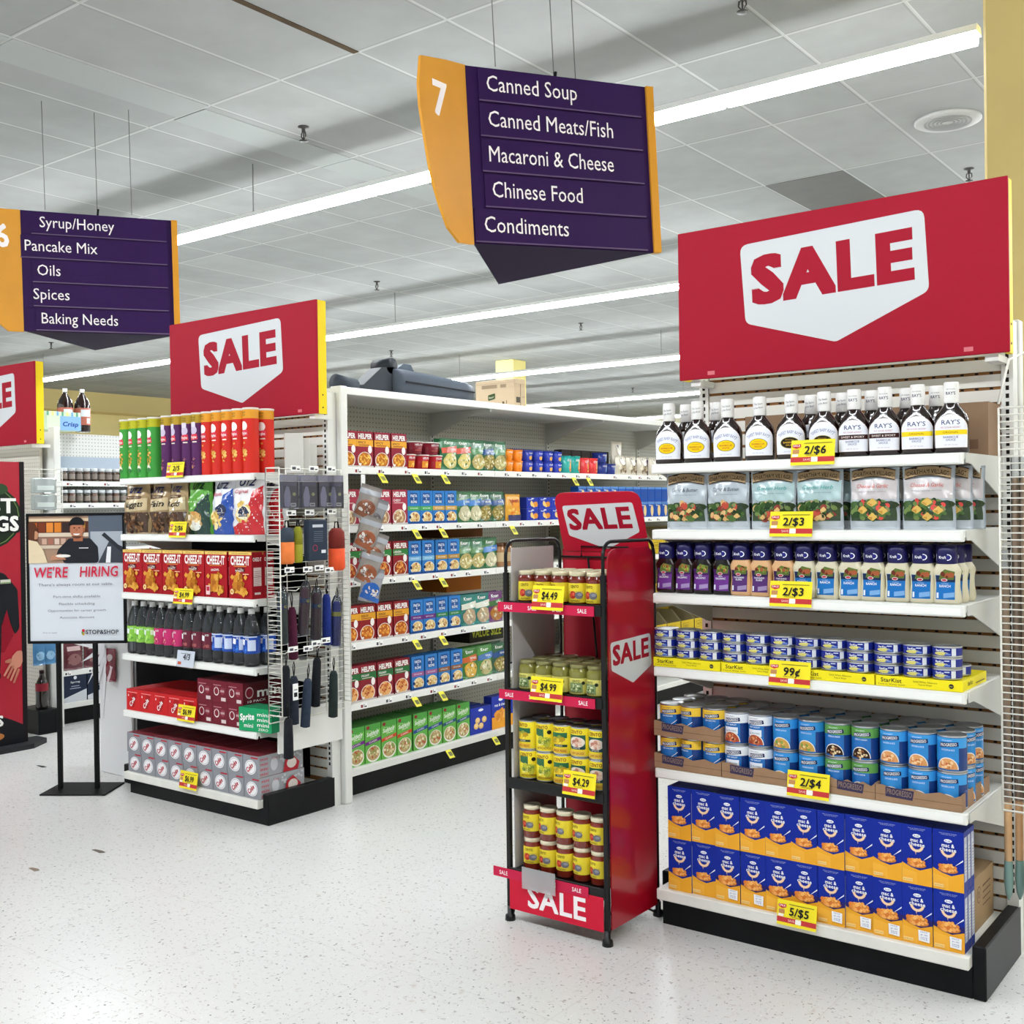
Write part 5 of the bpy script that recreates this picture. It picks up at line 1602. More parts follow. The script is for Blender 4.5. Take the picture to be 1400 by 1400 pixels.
for i in range(6):
    xl = -4.988 + i * .1745 + .005
    xl = (-4.99, -4.823, -4.655, -4.488, -4.318, -4.139)[i]
    place(f'cheez{int(i == 4)}', cheez(int(i == 4)), f'red cheese cracker box, {ORD[i]} from left, third shelf, left end display', 'box', (xl, Y6 + .018, 1.0385), 0, 'cracker boxes')
    if i in (0, 5, 2):
        place('cheez0', cheez(0), f'red cheese cracker box behind the {ORD[i]} front cracker box, left display', 'box', (xl, Y6 + .086, 1.0385), 0, 'cracker boxes')

def drink(kind):
    col = ('8cc84a', 'c42a6a', '6a2034', '1f4aa8')[kind]
    def f():
        t = thing('drink_bottle')
        b = MB(); prof = [(.030, 0), (.038, .006), (.0395, .03), (.0385, .045), (.0395, .06), (.0395, .150), (.037, .175), (.028, .212), (.016, .240), (.0135, .246), (.0135, .256)]
        b.lathe(prof, CLEAR('c4cace', .05), 24); b.obj('bottle_body', t)
        c = MB(); c.lathe([(.0148, .248), (.0155, .25), (.0155, .266), (.0145, .269)], M('e8e8e8', .4), 16); c.lathe([(.0165, .244), (.0165, .247)], M('dcdcdc', .4), 16); c.obj('cap', t)
        l = MB(); l.lathe([(.0398, .062), (.040, .0625), (.040, .142), (.0398, .1425)], M(col, .25), 24, caps=False)
        cv = Cv(l, cyl(.040), du=.008, e=.0002)
        if kind == 3:
            cv.rect(-.06, .137, .06, .142, P('d0dcf2')); cv.rect(.014, .075, .052, .125, P('c8d4ec'))
        if kind == 0:
            cv.food(0, .085, .026, .018, ['a8d868', '6aa83a', 'c8e890', '4c8a2c'], 14, 2, .34); cv.rect(.026, .105, .05, .13, P('dcecc8'))
        else:
            cv.food(0, .08, .024, .014, {1: ['e86a9a', 'd8484c', 'f0a8a0', '8a1c44'], 2: ['8a3a4c', '4a1020', 'a85a5a'], 3: ['2c62c8', '4a8ae0', '16307c']}[kind], 14, kind, .3)
        cv.poly([(-.022, .105), (-.002, .102), (.0, .126), (-.018, .130)], P('eef0f4'))
        cv.du = None
        cv.text('ICE', .012, .126, .008, P('f0f4f0'), w=.018, bold=.04)
        l.obj('label', t)
        return t
    return f
dxx = [-5.02 + .0765 * k for k in range(13)]
dkk = [0, 0, 0, 1, 1, 1, 2, 2, 2, 3, 3, 3, 3]
dnn = ['lime green', 'magenta pink', 'dark maroon', 'deep blue']
for i, (x, k) in enumerate(zip(dxx, dkk)):
    place(f'drink{k}', drink(k), f'clear drink bottle with {dnn[k]} label, {ORD[i]} from left, fourth shelf', 'bottle', (x, Y6 + .05, .7235), random.uniform(-.3, .3), 'flavoured drink bottles')
    if i % 1 == 0:
        place(f'drink{k}', drink(k), f'clear drink bottle behind {ORD[i]} one from left, fourth shelf, left display', 'bottle', (x + .01, Y6 + .135, .7235), .3, 'flavoured drink bottles')

def soda(kind, w, h, d):
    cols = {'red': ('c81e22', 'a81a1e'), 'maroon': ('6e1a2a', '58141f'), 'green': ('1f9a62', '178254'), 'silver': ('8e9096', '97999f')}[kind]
    def deco(cv, mb):
        W_ = P('f4f0f0')
        if kind == 'red':
            cv.poly([(-w * .3, h * .2), (w * .05, h * .14), (w * .28, h * .78), (-w * .02, h * .84)], P('a81418')); cv.text('Cola', 0, h * .36, h * .2, W_, w=w * .5, rot=.9, shear=.2, bold=.03); cv.rect(-w * .4, h * .84, w * .3, h * .87, P('f0a0a0'))
            cv.ell(-w * .34, h * .7, w * .03, w * .05, W_)
        elif kind == 'maroon':
            cv.rect(-w * .42, h * .78, w * .1, h * .82, P('b87a84')); cv.ell(-w * .22, h * .52, w * .17, h * .2, P('e8dcdc')); cv.ell(-w * .22, h * .52, w * .13, h * .15, P('7a1c2c')); cv.ell(w * .18, h * .55, w * .14, h * .17, P('8e3444'))
            cv.text('mini', w * .18, h * .5, h * .13, P('e8d4d4'), w=w * .24, bold=.02); cv.rect(w * .1, h * .1, w * .4, h * .26, P('d8c4c4')); cv.rect(-w * .4, h * .68, w * .42, h * .7, P('8e3444'))
            m2 = Cv(mb, rside(w / 2)); m2.ell(d * .14, h * .55, d * .09, h * .26, P('c8aab0')); m2.ell(d * .14, h * .55, d * .075, h * .21, P('7a1c2c')); m2.text('mini', d * .62, h * .32, h * .4, W_, w=d * .62, bold=.03); m2.text('10 PACK', d * .3, h * .1, h * .1, W_, w=d * .4)
        elif kind == 'green':
            cv.text('Sprite', -w * .24, h * .48, h * .26, W_, w=w * .44, rot=.1, shear=.15, bold=.04); cv.text('mini', -w * .2, h * .16, h * .17, W_, w=w * .28, bold=.03)
            for k in range(3):
                cv.text('mini', w * .25, h * (.68 - .22 * k), h * .15, W_, w=w * .36, bold=.03)
            cv.text('ZERO', w * .25, h * .07, h * .1, W_, w=w * .3)
        else:
            cv.rect(w * .02, h * .86, w * .46, h * .93, P('b02c3c')); cv.ell(0, h * .45, w * .35, h * .34, P('eceaec'), 22)
            cv.ell(0, h * .45, w * .31, h * .30, P('9a9ca2'), 22); cv.ell(0, h * .45, w * .29, h * .28, P('eceaec'), 22)
            cv.text('Coke', 0, h * .36, h * .2, P('b01c2c'), w=w * .46, rot=.7, shear=.2, bold=.05); cv.text('zero', 0, h * .3, h * .1, P('b01c2c'), w=w * .3, rot=.7)
            cv.rect(-w * .485, .004, -w * .47, h - .004, P('7a7c84'))
            m2 = Cv(mb, rside(w / 2))
            for k in range(4):
                m2.text('mini', d * .12, h * (.76 - .23 * k), h * .15, P('c0384c'), w=d * .17, bold=.03)
            m2.ell(d * .34, h * .5, d * .08, h * .3, P('c4c6cc')); m2.text('Coca', d * .36, h * .74, h * .12, P('b83a4c'), w=d * .12)
            for k in range(22):
                R = random.Random(k); m2.ell(d * R.uniform(.42, .97), h * R.uniform(.1, .92), d * .022, h * .06, P('c4c6cc'))
            m2.poly([(d * .52, .002), (d * .86, .002), (d * .9, h * .35), (d * .72, h * .8), (d * .58, h * .6)], P('b02a34')); m2.ell(d * .72, h * .38, d * .11, h * .24, P('ddd2cc'))
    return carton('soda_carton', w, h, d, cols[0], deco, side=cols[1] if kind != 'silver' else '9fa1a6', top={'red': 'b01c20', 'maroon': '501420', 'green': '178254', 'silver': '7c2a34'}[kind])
for i in range(5):
    for j in range(2):
        place('soda_red', soda('red', .115, .108, .17), f'small red cola carton, {ORD[i]} from left, {("front", "back")[j]} row, fifth shelf, left display', 'box', (-5.0 + .1165 * i, Y6 + .018 + .172 * j, .4325), 0, 'small red cola cartons')
for i in range(3):
    for lv in (0, 1):
        place('soda_maroon', soda('maroon', .112, .104, .27), f'dark maroon mini soda carton, {("lower", "upper")[lv]} row, {ORD[i]} from left, fifth shelf', 'box', (-4.418 + .1135 * i, Y6 + .02, .4325 + .1045 * lv), 0, 'maroon mini soda cartons')
o = soda('green', .20, .108, .11)(); o.location = (-4.032, Y6 + .004, .4325)
o.rotation_euler = (0, 0, .12)
tag(o, 'green mini lemon lime soda carton at right end of fifth shelf, left display', 'box')
sw = .112
for lv, n in ((0, 9), (1, 9)):
    for i in range(n):
        xs_ = -5.0 + .1145 * i + (.0 if lv else .004)
        place('soda_silver', soda('silver', sw, .1, .27), f'silver mini cola carton, {ORD[i]} from left in {("lower", "upper")[lv]} row, bottom of left display', 'box', (xs_ - .0, Y6 + .02 - .003 * lv, E6B + .0005 + .1005 * lv), 0, 'silver mini cola cartons')

# ================================================================== aisle shelving goods (fronts turned to +X)
def helper(kind):
    bg, band, tx = (('8e2436', 'e0a030', 'SPICY'), ('9a2c40', 'a8384c', 'CHEESY'), ('8a1c28', '2f7a3c', 'LASAGNA'), ('8a1c22', 'e0a02c', 'CHEESEBURGER'), ('86202c', '2c6a3a', 'STROGANOFF'))[kind]
    food_ = (['e0a838', 'd88a2c', 'f0c45c', 'b86a1c'], ['d8c49a', 'c8a878', 'e8dcbc', 'a87a5a'], ['d88a3a', 'c8602c', 'e8a85c', '9a3a1c'], ['e09a3c', 'd07a28', 'f0b860', 'b85c1c'], ['c86a34', 'd8904c', 'a84a24', 'e8b070'])[kind]
    w, h = .117, .182
    def deco(cv, mb):
        W_ = P('f2ecea')
        cv.rect(-w / 2, h * .58, w / 2, h * .77, P(band)); cv.text(tx, -.022, h * .66, .011, P('5a1c1c') if kind in (0, 3) else W_, w=.056, bold=.03); cv.rect(-.045, h * .61, .03, h * .63, P('8a3a2a') if kind in (0, 3) else P('d8c8c0'))
        cv.text('HELPER', 0, h * .80, .024, W_, w=.096, bold=.06)
        cv.ell(.034, h * .50, .014, .020, W_)
        cv.ell(-.004, h * .20, .05, .042, P('e6e0da'), 24); cv.ell(-.004, h * .21, .045, .037, P(food_[3]), 24); cv.food(-.004, h * .24, .042, .034, food_, 44, kind, .2)
        cv.rect(-w / 2, 0, w / 2, .008, P('c9c2be'))
        cv.rect(-.05, .012, -.03, .02, W_)
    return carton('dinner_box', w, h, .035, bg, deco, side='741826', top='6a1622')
def pasta(kind):
    c2 = ('4aa058', 'c8a04a', '6a2c7a', '2f7a44', '9a5a8a', '8a5a34', '7ab0d0', 'b0883c')[kind]
    w, h = .098, .178
    def deco(cv, mb):
        W_ = P('eef2f8')
        cv.rrect(-.03, h * .60, .03, h * .93, .008, P('23508e')); cv.text('PASTA', 0, h * .80, .014, W_, w=.050, bold=.04); cv.text('&', 0, h * .725, .010, W_, bold=.02); cv.text('RONI', 0, h * .62, .014, W_, w=.046, bold=.04)
        cv.rect(-w / 2, h * .40, w / 2, h * .53, P(c2)); cv.text('FETTUCCINE', 0, h * .445, .007, W_, w=.06)
        cv.ell(.004, h * .18, .042, .032, P('e8e4da'), 20); cv.ell(.004, h * .19, .038, .028, P('d8bc80'), 20); cv.food(.004, h * .21, .035, .026, ['e8d4a0', 'd8b878', 'f0e4c0', 'c8a05c', 'a8683c'], 30, kind, .24)
        cv.ell(-.034, h * .2, .009, .009, P('1c2c5c')); cv.rect(-w / 2, 0, w / 2, .012, P('1d4a8c'))
    return carton('pasta_box', w, h, .04, '2f78c0', deco, side='2a68a8', top='245c98')
def salad(kind):
    band = ('6a2c7a', 'c8502c', '28488a', '2a5a78')[kind]
    w, h = .112, .196
    def deco(cv, mb):
        W_ = P('f2f6ee')
        cv.poly([(-w / 2, h), (w / 2, h), (w / 2, h * .86), (0, h * .82), (-w / 2, h * .88)], P('4f9a44'))
        cv.ell(-.036, h * .92, .012, .009, P('8a2c2c')); cv.rect(-.04, h * .83, -.01, h * .835, P('d8ecc8'))
        cv.text('Suddenly', 0, h * .72, .020, W_, w=.09, bold=.02, shear=.25, rot=.12); cv.text('SALAD', .005, h * .66, .012, P('dff0d0'), w=.05, rot=.1, bold=.02)
        cv.poly([(-w / 2, h * .46), (w / 2, h * .54), (w / 2, h * .63), (-w / 2, h * .55)], P(band)); cv.text('CLASSIC', 0, h * .525, .009, W_, w=.06, rot=.14)
        cv.ell(0, h * .22, .05, .042, P('eceae2'), 24); cv.ell(0, h * .235, .045, .036, P('b8a070'), 24); cv.food(0, h * .25, .042, .034, ['d8c89a', 'c8a86a', 'e8e0c0', '8a9a4c', 'b8583c', 'a89058'], 40, kind, .2)
    return carton('salad_box', w, h, .05, '66b04a', deco, side='4a8a3c', top='3c7434')
def kbox(kind):
    w, h = ((.19, .15), (.17, .19), (.125, .07), (.09, .105))[kind]
    def deco(cv, mb):
        cv.ell(0, h * .88, w * .12, h * .05, P('e8ecf6'))
        if kind == 0:
            for x, z in ((-.03, .5), (.03, .5), (0, .28), (-.045, .3)):
                cv.ell(x, h * z, .022, .018, P('e0b870'), 12); cv.ell(x, h * z + .004, .016, .012, P('f0d090'), 12)
        elif kind == 1:
            cv.rect(-w / 2, 0, w / 2, h * .36, P('e8a030')); cv.food(0, h * .42, w * .4, h * .16, ['e8a040', 'd88a30', 'f0b860'], 24, 3, .3); cv.text('mac & cheese', 0, h * .68, .016, P('eef2fa'), w=w * .7, bold=.04)
        else:
            cv.food(w * .1, h * .42, w * .32, h * .26, ['e0a040', 'f0c878', 'd88a30'], 14, kind, .4); cv.text('Kraft', -w * .2, h * .74, h * .12, P('eef2fa'), w=w * .3, bold=.03)
    return carton('macaroni_carton', w, h, .06, '2438a4', deco, side='20308c', top='1c2a7c')
def noodle(kind):
    """pillow pouches of noodle and rice sides"""
    base, mid_, fd = (('2f7048', 'c8503c', ['e8dca0', 'd8c878']), ('2a6a44', '5a8a5a', ['d8d4a0', 'b8a868']), ('2c6a3c', '3c7ac0', ['e8e4cc', 'c8c4a0']), ('1f5a38', '27508c', ['c8b878', '8a7a3c']), ('1a7a74', 'd8dcd0', ['d8ccb0', 'b8a080']), ('6a3070', '3a6a3c', ['c88a4c', 'a86a2c']), ('3a7a34', 'c8602c', ['e8c860', 'd8a83c']), ('4a8a44', '4a78b8', ['d8d4a8', 'c0b880']))[kind]
    w, h = .145, .176
    def f():
        mb = MB(); cv = pouch_cv(mb, w, h, .04, FILM(base), seed=40 + kind, top=.04, nu=8, nv=8)
        cv.du, cv.dv = w / 8, h / 8
        cv.poly([(-.066, .09), (.066, .10), (.066, .135), (-.066, .12)], FILM(mid_)); cv.ell(0, .05, .056, .044, FILM(fd[1]), 18); cv.food(0, .05, .05, .038, fd + ['f0ead0'], 24, kind, .24)
        cv.n += 3; cv.du = cv.dv = None
        cv.text('Knorr', -.005, .142, .018, P('eef4ee'), w=.07, bold=.03, shear=.15); cv.text('SIDES', .02, .110, .010, P('eef4ee'), w=.05, bold=.02)
        return mb.obj('noodle_pouch')
    return f
def cup(kind):
    col = ('a81c26', 'f08a1c', '2438a4', '2a9c94', 'd83a3c', '1c2f7c', '7a1828')[kind]
    r0, r1, h = ((.043, .052, .078), (.032, .038, .066), (.034, .042, .066), (.046, .05, .112), (.045, .049, .104), (.046, .052, .072), (.056, .066, .07))[kind]
    def f():
        t = thing('food_cup')
        b = MB(); b.lathe([(r0 * .96, 0), (r0, .003), (r1, h - .006)], G(col), 22, caps=True)
        mp = lambda u, v, n: ((r0 + (r1 - r0) * v / h + n) * math.sin(u / r1), -(r0 + (r1 - r0) * v / h + n) * math.cos(u / r1), v)
        cv = Cv(b, mp, du=.012, e=.0002)
        if kind in (0, 6):
            cv.rect(-.028, h * .1, .022, h * .55, P('e0902c')) if kind == 0 else cv.rect(-.03, h * .3, .03, h * .34, P('c86a5a')); cv.food(0, h * .32, .024, h * .2, ['e8a83c', 'd8882c', 'f0c868'], 12, 2, .4) if kind == 0 else None
        elif kind == 1:
            cv.food(0, h * .35, .024, h * .22, ['f8c04c', 'e8a02c', 'd86a2c'], 12, 4, .4)
        elif kind == 2:
            cv.food(0, h * .33, .024, h * .24, ['e8a040', 'f0b868', 'e8b050'], 14, 4, .42)
        elif kind in (3, 4):
            cv.rect(.0, h * .1, .034, h * .7, P('e8a860')); cv.food(.012, h * .3, .02, h * .18, ['d88a4c', 'e8c890', 'b85a3c'], 10, kind, .4)
        else:
            cv.rect(.008, h * .2, .03, h * .8, P('8ab0e0'))
        cv.du = None
        cv.text(('HELPER', 'MAC', 'Kraft', 'ANNIE', 'CHEF', 'NOODLE', 'HELPER')[kind], 0, h * .68, h * .14, P('f2ecec'), w=r0 * 1.1, bold=.03)
        b.obj('cup_body', t)
        c = MB(); c.lathe([(r1, h - .006), (r1 + .002, h - .004), (r1 + .002, h - .001), (r1 - .004, h)], G(col) if kind in (3, 4, 2, 1, 5) else M('e6e0dc', .4), 22); c.obj('lid', t)
        return t
    return f

GF = -4.005      # front of the shelf boards' edge
def aisle(kind, builder, label, cat, y, z, depth=0, group='goods on the aisle shelving', rz=0, x=GF - .012):
    return place(kind, builder, label, cat, (x - depth, y, z), PI / 2 + rz, group)
LV = {1: 1.661, 2: 1.366, 3: 1.096, 4: .779, 5: .476, 6: .1525}
LN = {1: 'top shelf under canopy', 2: 'second shelf', 3: 'third shelf', 4: 'fourth shelf', 5: 'fifth shelf', 6: 'base shelf'}
hy = [3.942, 4.060, 4.186, 4.312]
HK = {1: (0, 'red and orange'), 2: (1, 'pale red'), 3: (2, 'red and green'), 4: (3, 'red and yellow'), 5: (4, 'red and dark green')}
for lv, (k, nm) in HK.items():
    for i, y in enumerate(hy):
        aisle(f'helper{k}', helper(k), f'{nm} boxed dinner, {ORD[i]} from left, aisle {LN[lv]}', 'box', y, LV[lv], group='boxed dinners')
        if lv in (4, 5):
            aisle(f'helper{k}', helper(k), f'{nm} boxed dinner behind {ORD[i]} front box, aisle {LN[lv]}', 'box', y, LV[lv], .04, group='boxed dinners')
PK = {2: [(4.422, 0, 'green banded'), (4.523, 0, 'green banded'), (4.624, 1, 'tan banded'), (4.728, 1, 'tan banded')], 3: [(4.425, 6, 'pale blue banded'), (4.533, 6, 'pale blue banded'), (4.642, 7, 'brown banded'), (4.746, 7, 'brown banded')],
      4: [(4.434, 2, 'purple banded'), (4.536, 2, 'purple banded'), (4.640, 3, 'dark green banded'), (4.748, 3, 'dark green banded')], 5: [(4.436, 4, 'pink banded'), (4.545, 4, 'pink banded'), (4.652, 5, 'dark brown banded'), (4.760, 5, 'dark brown banded')]}
for lv, L in PK.items():
    for i, (y, k, nm) in enumerate(L):
        aisle(f'pasta{k}', pasta(k), f'blue {nm} pasta box, {ORD[i]} from left, aisle {LN[lv]}', 'box', y, LV[lv], group='blue pasta boxes')
        if lv in (4, 5):
            aisle(f'pasta{k}', pasta(k), f'blue pasta box behind {ORD[i]} front pasta box, aisle {LN[lv]}', 'box', y, LV[lv], .046, group='blue pasta boxes')
NK = {1: [(4.735, 0, 'green and red'), (4.86, 0, 'green and red'), (4.985, 1, 'green and pale'), (5.085, 3, 'dark green'), (5.19, 1, 'green and pale')],
      2: [(4.856, 2, 'blue and white'), (4.955, 2, 'blue and white'), (5.045, 3, 'dark green'), (5.165, 3, 'dark green')],
      3: [(4.86, 1, 'green and pale'), (4.972, 1, 'green and pale'), (5.09, 2, 'blue striped')],
      4: [(4.885, 4, 'teal'), (5.01, 4, 'teal'), (5.135, 5, 'purple')],
      5: [(4.89, 6, 'green and orange'), (5.03, 7, 'green and blue'), (5.165, 3, 'dark green')]}
for lv, L in NK.items():
    for i, (y, k, nm) in enumerate(L):
        aisle(f'noodle{k}', noodle(k), f'{nm} noodle pouch, {ORD[i]} from left, aisle {LN[lv]}', 'bag', y, LV[lv], .022, group='noodle pouches')
        aisle(f'noodle{k}', noodle(k), f'{nm} noodle pouch behind {ORD[i]} front pouch, aisle {LN[lv]}', 'bag', y + .008, LV[lv], .07, group='noodle pouches')
for i, (y, k) in enumerate(((3.97, 0), (4.088, 0), (4.206, 1), (4.324, 1), (4.45, 2), (4.57, 2), (4.69, 3), (4.81, 3))):
    nm = ('purple', 'orange', 'navy', 'teal')[k]
    aisle(f'salad{k}', salad(k), f'green salad mix box with {nm} band, {ORD[i]} from left, aisle base shelf', 'box', y, LV[6], group='green salad mix boxes')
    for j in (1, 2):
        aisle(f'salad{k}', salad(k), f'green salad mix box {("one", "two")[j - 1]} behind {ORD[i]} from left, aisle base shelf', 'box', y, LV[6], .052 * j, group='green salad mix boxes')
aisle('kbox0', kbox(0), 'wide blue macaroni carton right of salad boxes, aisle base shelf', 'box', 4.968, LV[6]); aisle('kbox1', kbox(1), 'blue and orange macaroni carton at right of aisle base shelf', 'box', 5.155, LV[6])
for j in range(2):
    aisle('kbox0', kbox(0), f'wide blue macaroni carton {("just", "further")[j]} behind front one, aisle base shelf', 'box', 4.97, LV[6], .08 + .065 * j)
aisle('kbox1', kbox(1), 'blue and orange macaroni carton further right, aisle base shelf', 'box', 5.335, LV[6])
# top shelf cups and tubs
for i, y in enumerate((4.425, 4.535, 4.645)):
    aisle('cup0', cup(0), f'red dinner cup, {ORD[i]} from left in lower row, aisle top shelf', 'cup', y, LV[1], .055, group='red dinner cups')
for i, y in enumerate((4.48, 4.615)):
    aisle('cup6', cup(6), f'wide dark red bowl, {ORD[i]} from left on red cups, aisle top shelf', 'cup', y, LV[1] + .0785, .068, group='wide red bowls')
for i, y in enumerate((5.305, 5.40)):
    for lv in (0, 1):
        aisle('cup1', cup(1), f'orange macaroni cup, {("lower", "upper")[lv]} row, {ORD[i]} from left, aisle top shelf', 'cup', y, LV[1] + .0665 * lv, .045, group='orange cups')
for i, y in enumerate((5.505, 5.612, 5.722, 5.82)):
    for lv in (0, 1):
        aisle('cup2', cup(2), f'blue macaroni cup, {("lower", "upper")[lv]} row, {ORD[i]} from left, aisle top shelf', 'cup', y, LV[1] + .0665 * lv, .05, group='blue cups')
for i, y in enumerate((5.92, 6.022)):
    aisle('cup3', cup(3), f'teal noodle tub, {ORD[i]} of two on aisle top shelf', 'cup', y, LV[1], .055)
for i, y in enumerate((6.13, 6.235)):
    aisle('cup4', cup(4), f'coral red noodle tub, {ORD[i]} of two on aisle top shelf', 'cup', y, LV[1], .055)
for i, y in enumerate((6.345, 6.455)):
    aisle('cup5', cup(5), f'navy noodle bowl, lower row, {ORD[i]} of two on aisle top shelf', 'cup', y, LV[1], .055)
aisle('cup5', cup(5), 'navy noodle bowl stacked on another at far end, aisle top shelf', 'cup', 6.345, LV[1] + .0725, .055)
def box_plain(name, w, h, d, c1, c2, c3):
    def deco(cv, mb):
        cv.rect(-w * .3, h * .2, w * .3, h * .8, P(c2)); cv.rect(-w * .2, h * .3, w * .2, h * .5, P(c3))
    return carton(name, w, h, d, c1, deco)
for i in range(5):
    aisle('darkbox', box_plain('noodle_box', .11, .165, .06, '2c2522', '3a302c', '4a3c34'), f'dark noodle box, {ORD[i]} of five in back row, aisle top shelf', 'box', 6.12 + .118 * i, LV[1] + .0, .17, group='dark boxes at back')
for i in range(4):
    aisle('navybox', box_plain('pasta_carton', .12, .15, .06, '1c2f74', '2a4490', '3c5cb0'), f'navy carton, {ORD[i]} of four in back row, aisle top shelf', 'box', 5.55 + .13 * i, LV[1], .15, group='navy cartons at back')
def speck_bag(k):
    def f():
        mb = MB(); w, h = ((.135, .13), (.14, .24))[k]
        cv = pouch_cv(mb, w, h, .05, FILM('cfc6b6'), seed=60 + k, top=.05, nu=8, nv=8); cv.du, cv.dv = w / 8, h / 8
        cv.food(0, h * .3, w * .42, h * .26, ['6a5444', '9a8468', 'e4dcc8', '4c3c34', 'b8a888'], 40, k, .18); cv.rect(-w * .12, h * .5, w * .14, h * .92, FILM('ece8e0')); cv.rect(-w * .06, h * .8, w * .08, h * .9, P('3a3434'))
        return mb.obj('grain_bag')
    return f
for i, y in enumerate((6.57, 6.71, 6.86, 7.02, 7.17)):
    aisle('grain0', speck_bag(0), f'small speckled grain bag, {ORD[i]} from left, far end of aisle top shelf', 'bag', y, LV[1], .03, group='grain bags')
aisle('grain1', speck_bag(1), 'tall speckled grain bag standing behind the small grain bags, aisle top shelf', 'bag', 6.72, LV[1], .15)
aisle('purplebox', box_plain('noodle_box', .13, .12, .05, '3c2246', '5a3a64', '2c1834'), 'dark purple box behind grain bags, far end of aisle top shelf', 'box', 7.10, LV[1], .14)
# second shelf right part
def mixbag():
    mb = MB(); cv = pouch_cv(mb, .145, .16, .045, FILM('e8a83c'), seed=71, top=.05, nu=8, nv=8); cv.du, cv.dv = .145 / 8, .02
    cv.food(0, .07, .06, .05, ['f0c860', 'e89a2c', 'd8782c'], 30, 5, .22); cv.rect(-.06, .0, .06, .035, FILM('2c3068')); cv.n += 2; cv.du = cv.dv = None
    cv.text('Velveeta', 0, .11, .022, P('a83020'), w=.1, bold=.03, rot=.08)
    return mb.obj('cheese_pasta_bag')
aisle('mixbag', mixbag, 'bright orange cheese pasta bag in middle of aisle second shelf', 'bag', 5.335, LV[2], .03)
for i in range(3):
    for lv in (0, 1):
        aisle('kbox2', kbox(2), f'flat blue macaroni box, {("lower", "upper")[lv]} row, {ORD[i]} from left, aisle second shelf', 'box', 5.50 + .13 * i, LV[2] + .0705 * lv, group='flat blue boxes')
def spag(plain):
    w, h = .095, .105
    def deco(cv, mb):
        cv.rect(-w * .5, h * .86, w * .5, h, P('5a88c8'))
        if not plain:
            cv.ell(.008, h * .42, .020, .040, P('e0c48c'), 18); cv.text('Pasta', -.018, h * .74, .010, P('e8eef8'), w=.03, bold=.02)
        else:
            cv.rect(-w * .3, h * .2, w * .3, h * .7, P('284f9c'))
    return carton('spaghetti_box', w, h, .06, '1f4ea4', deco, side='1c4590')
for i in range(12):
    for lv in (0, 1):
        pl = lv == 1 and i > 4
        aisle(f'spag{int(pl)}', spag(pl), f'blue spaghetti box, {("lower", "upper")[lv]} row, {ORD[i]} from left, far aisle second shelf', 'box', 6.05 + .099 * i, LV[2] + .1065 * lv, group='blue spaghetti boxes')
# third shelf and below, far part seen through the open side of the right display
for i in range(2):
    t = thing('sauce_jar', f'tan sauce jar, {ORD[i]} of two right of the pouches, aisle third shelf', 'jar', (GF - .05, 5.20 + .085 * i, LV[3]))
    MB().lathe([(.034, 0), (.037, .004), (.037, .10), (.03, .118), (.028, .125)], M('a8784c', .15, coat=.5), 18).obj('jar_body', t); MB().lathe([(.031, .12), (.032, .122), (.032, .138), (.03, .14)], M('5a3a24', .4), 18).obj('lid', t); MB().lathe([(.0374, .03), (.0376, .085)], P('c8b08a'), 18, caps=False).obj('label', t)
def case(w, h, d):
    def f():
        mb = MB(); m = M('c4a824', .55); mb.box(-w / 2, w / 2, 0, .003, 0, h * .55, m); mb.box(-w / 2, w / 2, d - .003, d, 0, h, m); mb.box(-w / 2, w / 2, 0, d, 0, .003, m)
        for s in (-1, 1):
            pts = rpoly([(0, 0), (d, 0), (d, h), (d * .35, h), (0, h * .55)], .02)
            x = s * (w / 2 - .0015); mb.prism(pts, 'x', x - .0015, x + .0015, M('8e8466', .6))
        cv = Cv(mb, front(0)); cv.rect(-w * .35, h * .2, w * .1, h * .45, P('8a7420')); cv.rect(-w * .33, h * .22, w * .08, h * .43, P('c4a824')); cv.text('MATZO', -w * .12, h * .27, h * .1, PBLK, w=w * .3)
        return mb.obj('display_case')
    return f
for lv in (3, 4, 5):
    for i in range(9):
        aisle('case', case(.2, .19, .22), f'yellow open display case, {ORD[i]} from left, far part of aisle {LN[lv]}', 'box', 6.2 + .21 * i, LV[lv], group='yellow display cases')
def blue_carton():
    w, h = .12, .20
    def deco(cv, mb):
        for k in range(2):
            for j in range(3):
                cv.ell(-.03 + .06 * k, h * (.2 + .3 * j), .02, .022, P('d8e4f6'), 12)
    return carton('milk_carton', w, h, .08, '2a58b4', deco)()
for i in range(4):
    aisle('bluec', blue_carton, f'blue and white carton, {ORD[i]} from left, far end of aisle fourth shelf', 'box', 8.13 + .125 * i, LV[4], 0, group='blue and white cartons')
b = MB(); b.box(-.16, .16, 0, .2, 0, .11, P('2a2c20')); cv = Cv(b, front(0)); cv.text('VALUE SIZE', 0, .03, .05, P('c8d03c'), w=.28, bold=.03)
tag(b.obj('carton', None, (GF - .13, 5.18, LV[5] + .178), PI / 2), 'dark carton reading VALUE SIZE lying on pouches, aisle fifth shelf', 'box')
b = MB(); b.box(-.19, .19, 0, .2, 0, .10, M('7a4a24', .6)); tag(b.obj('carton', None, (GF - .2, 5.05, LV[3] + .178), PI / 2), 'brown carton lying on top of pouches, aisle third shelf', 'box')
b = MB(); b.box(-.16, .16, 0, .2, 0, .09, M('b86a24', .6)); tag(b.obj('carton', None, (GF - .2, 5.06, LV[4] + .178), PI / 2), 'orange brown carton lying on pouches, aisle fourth shelf', 'box')

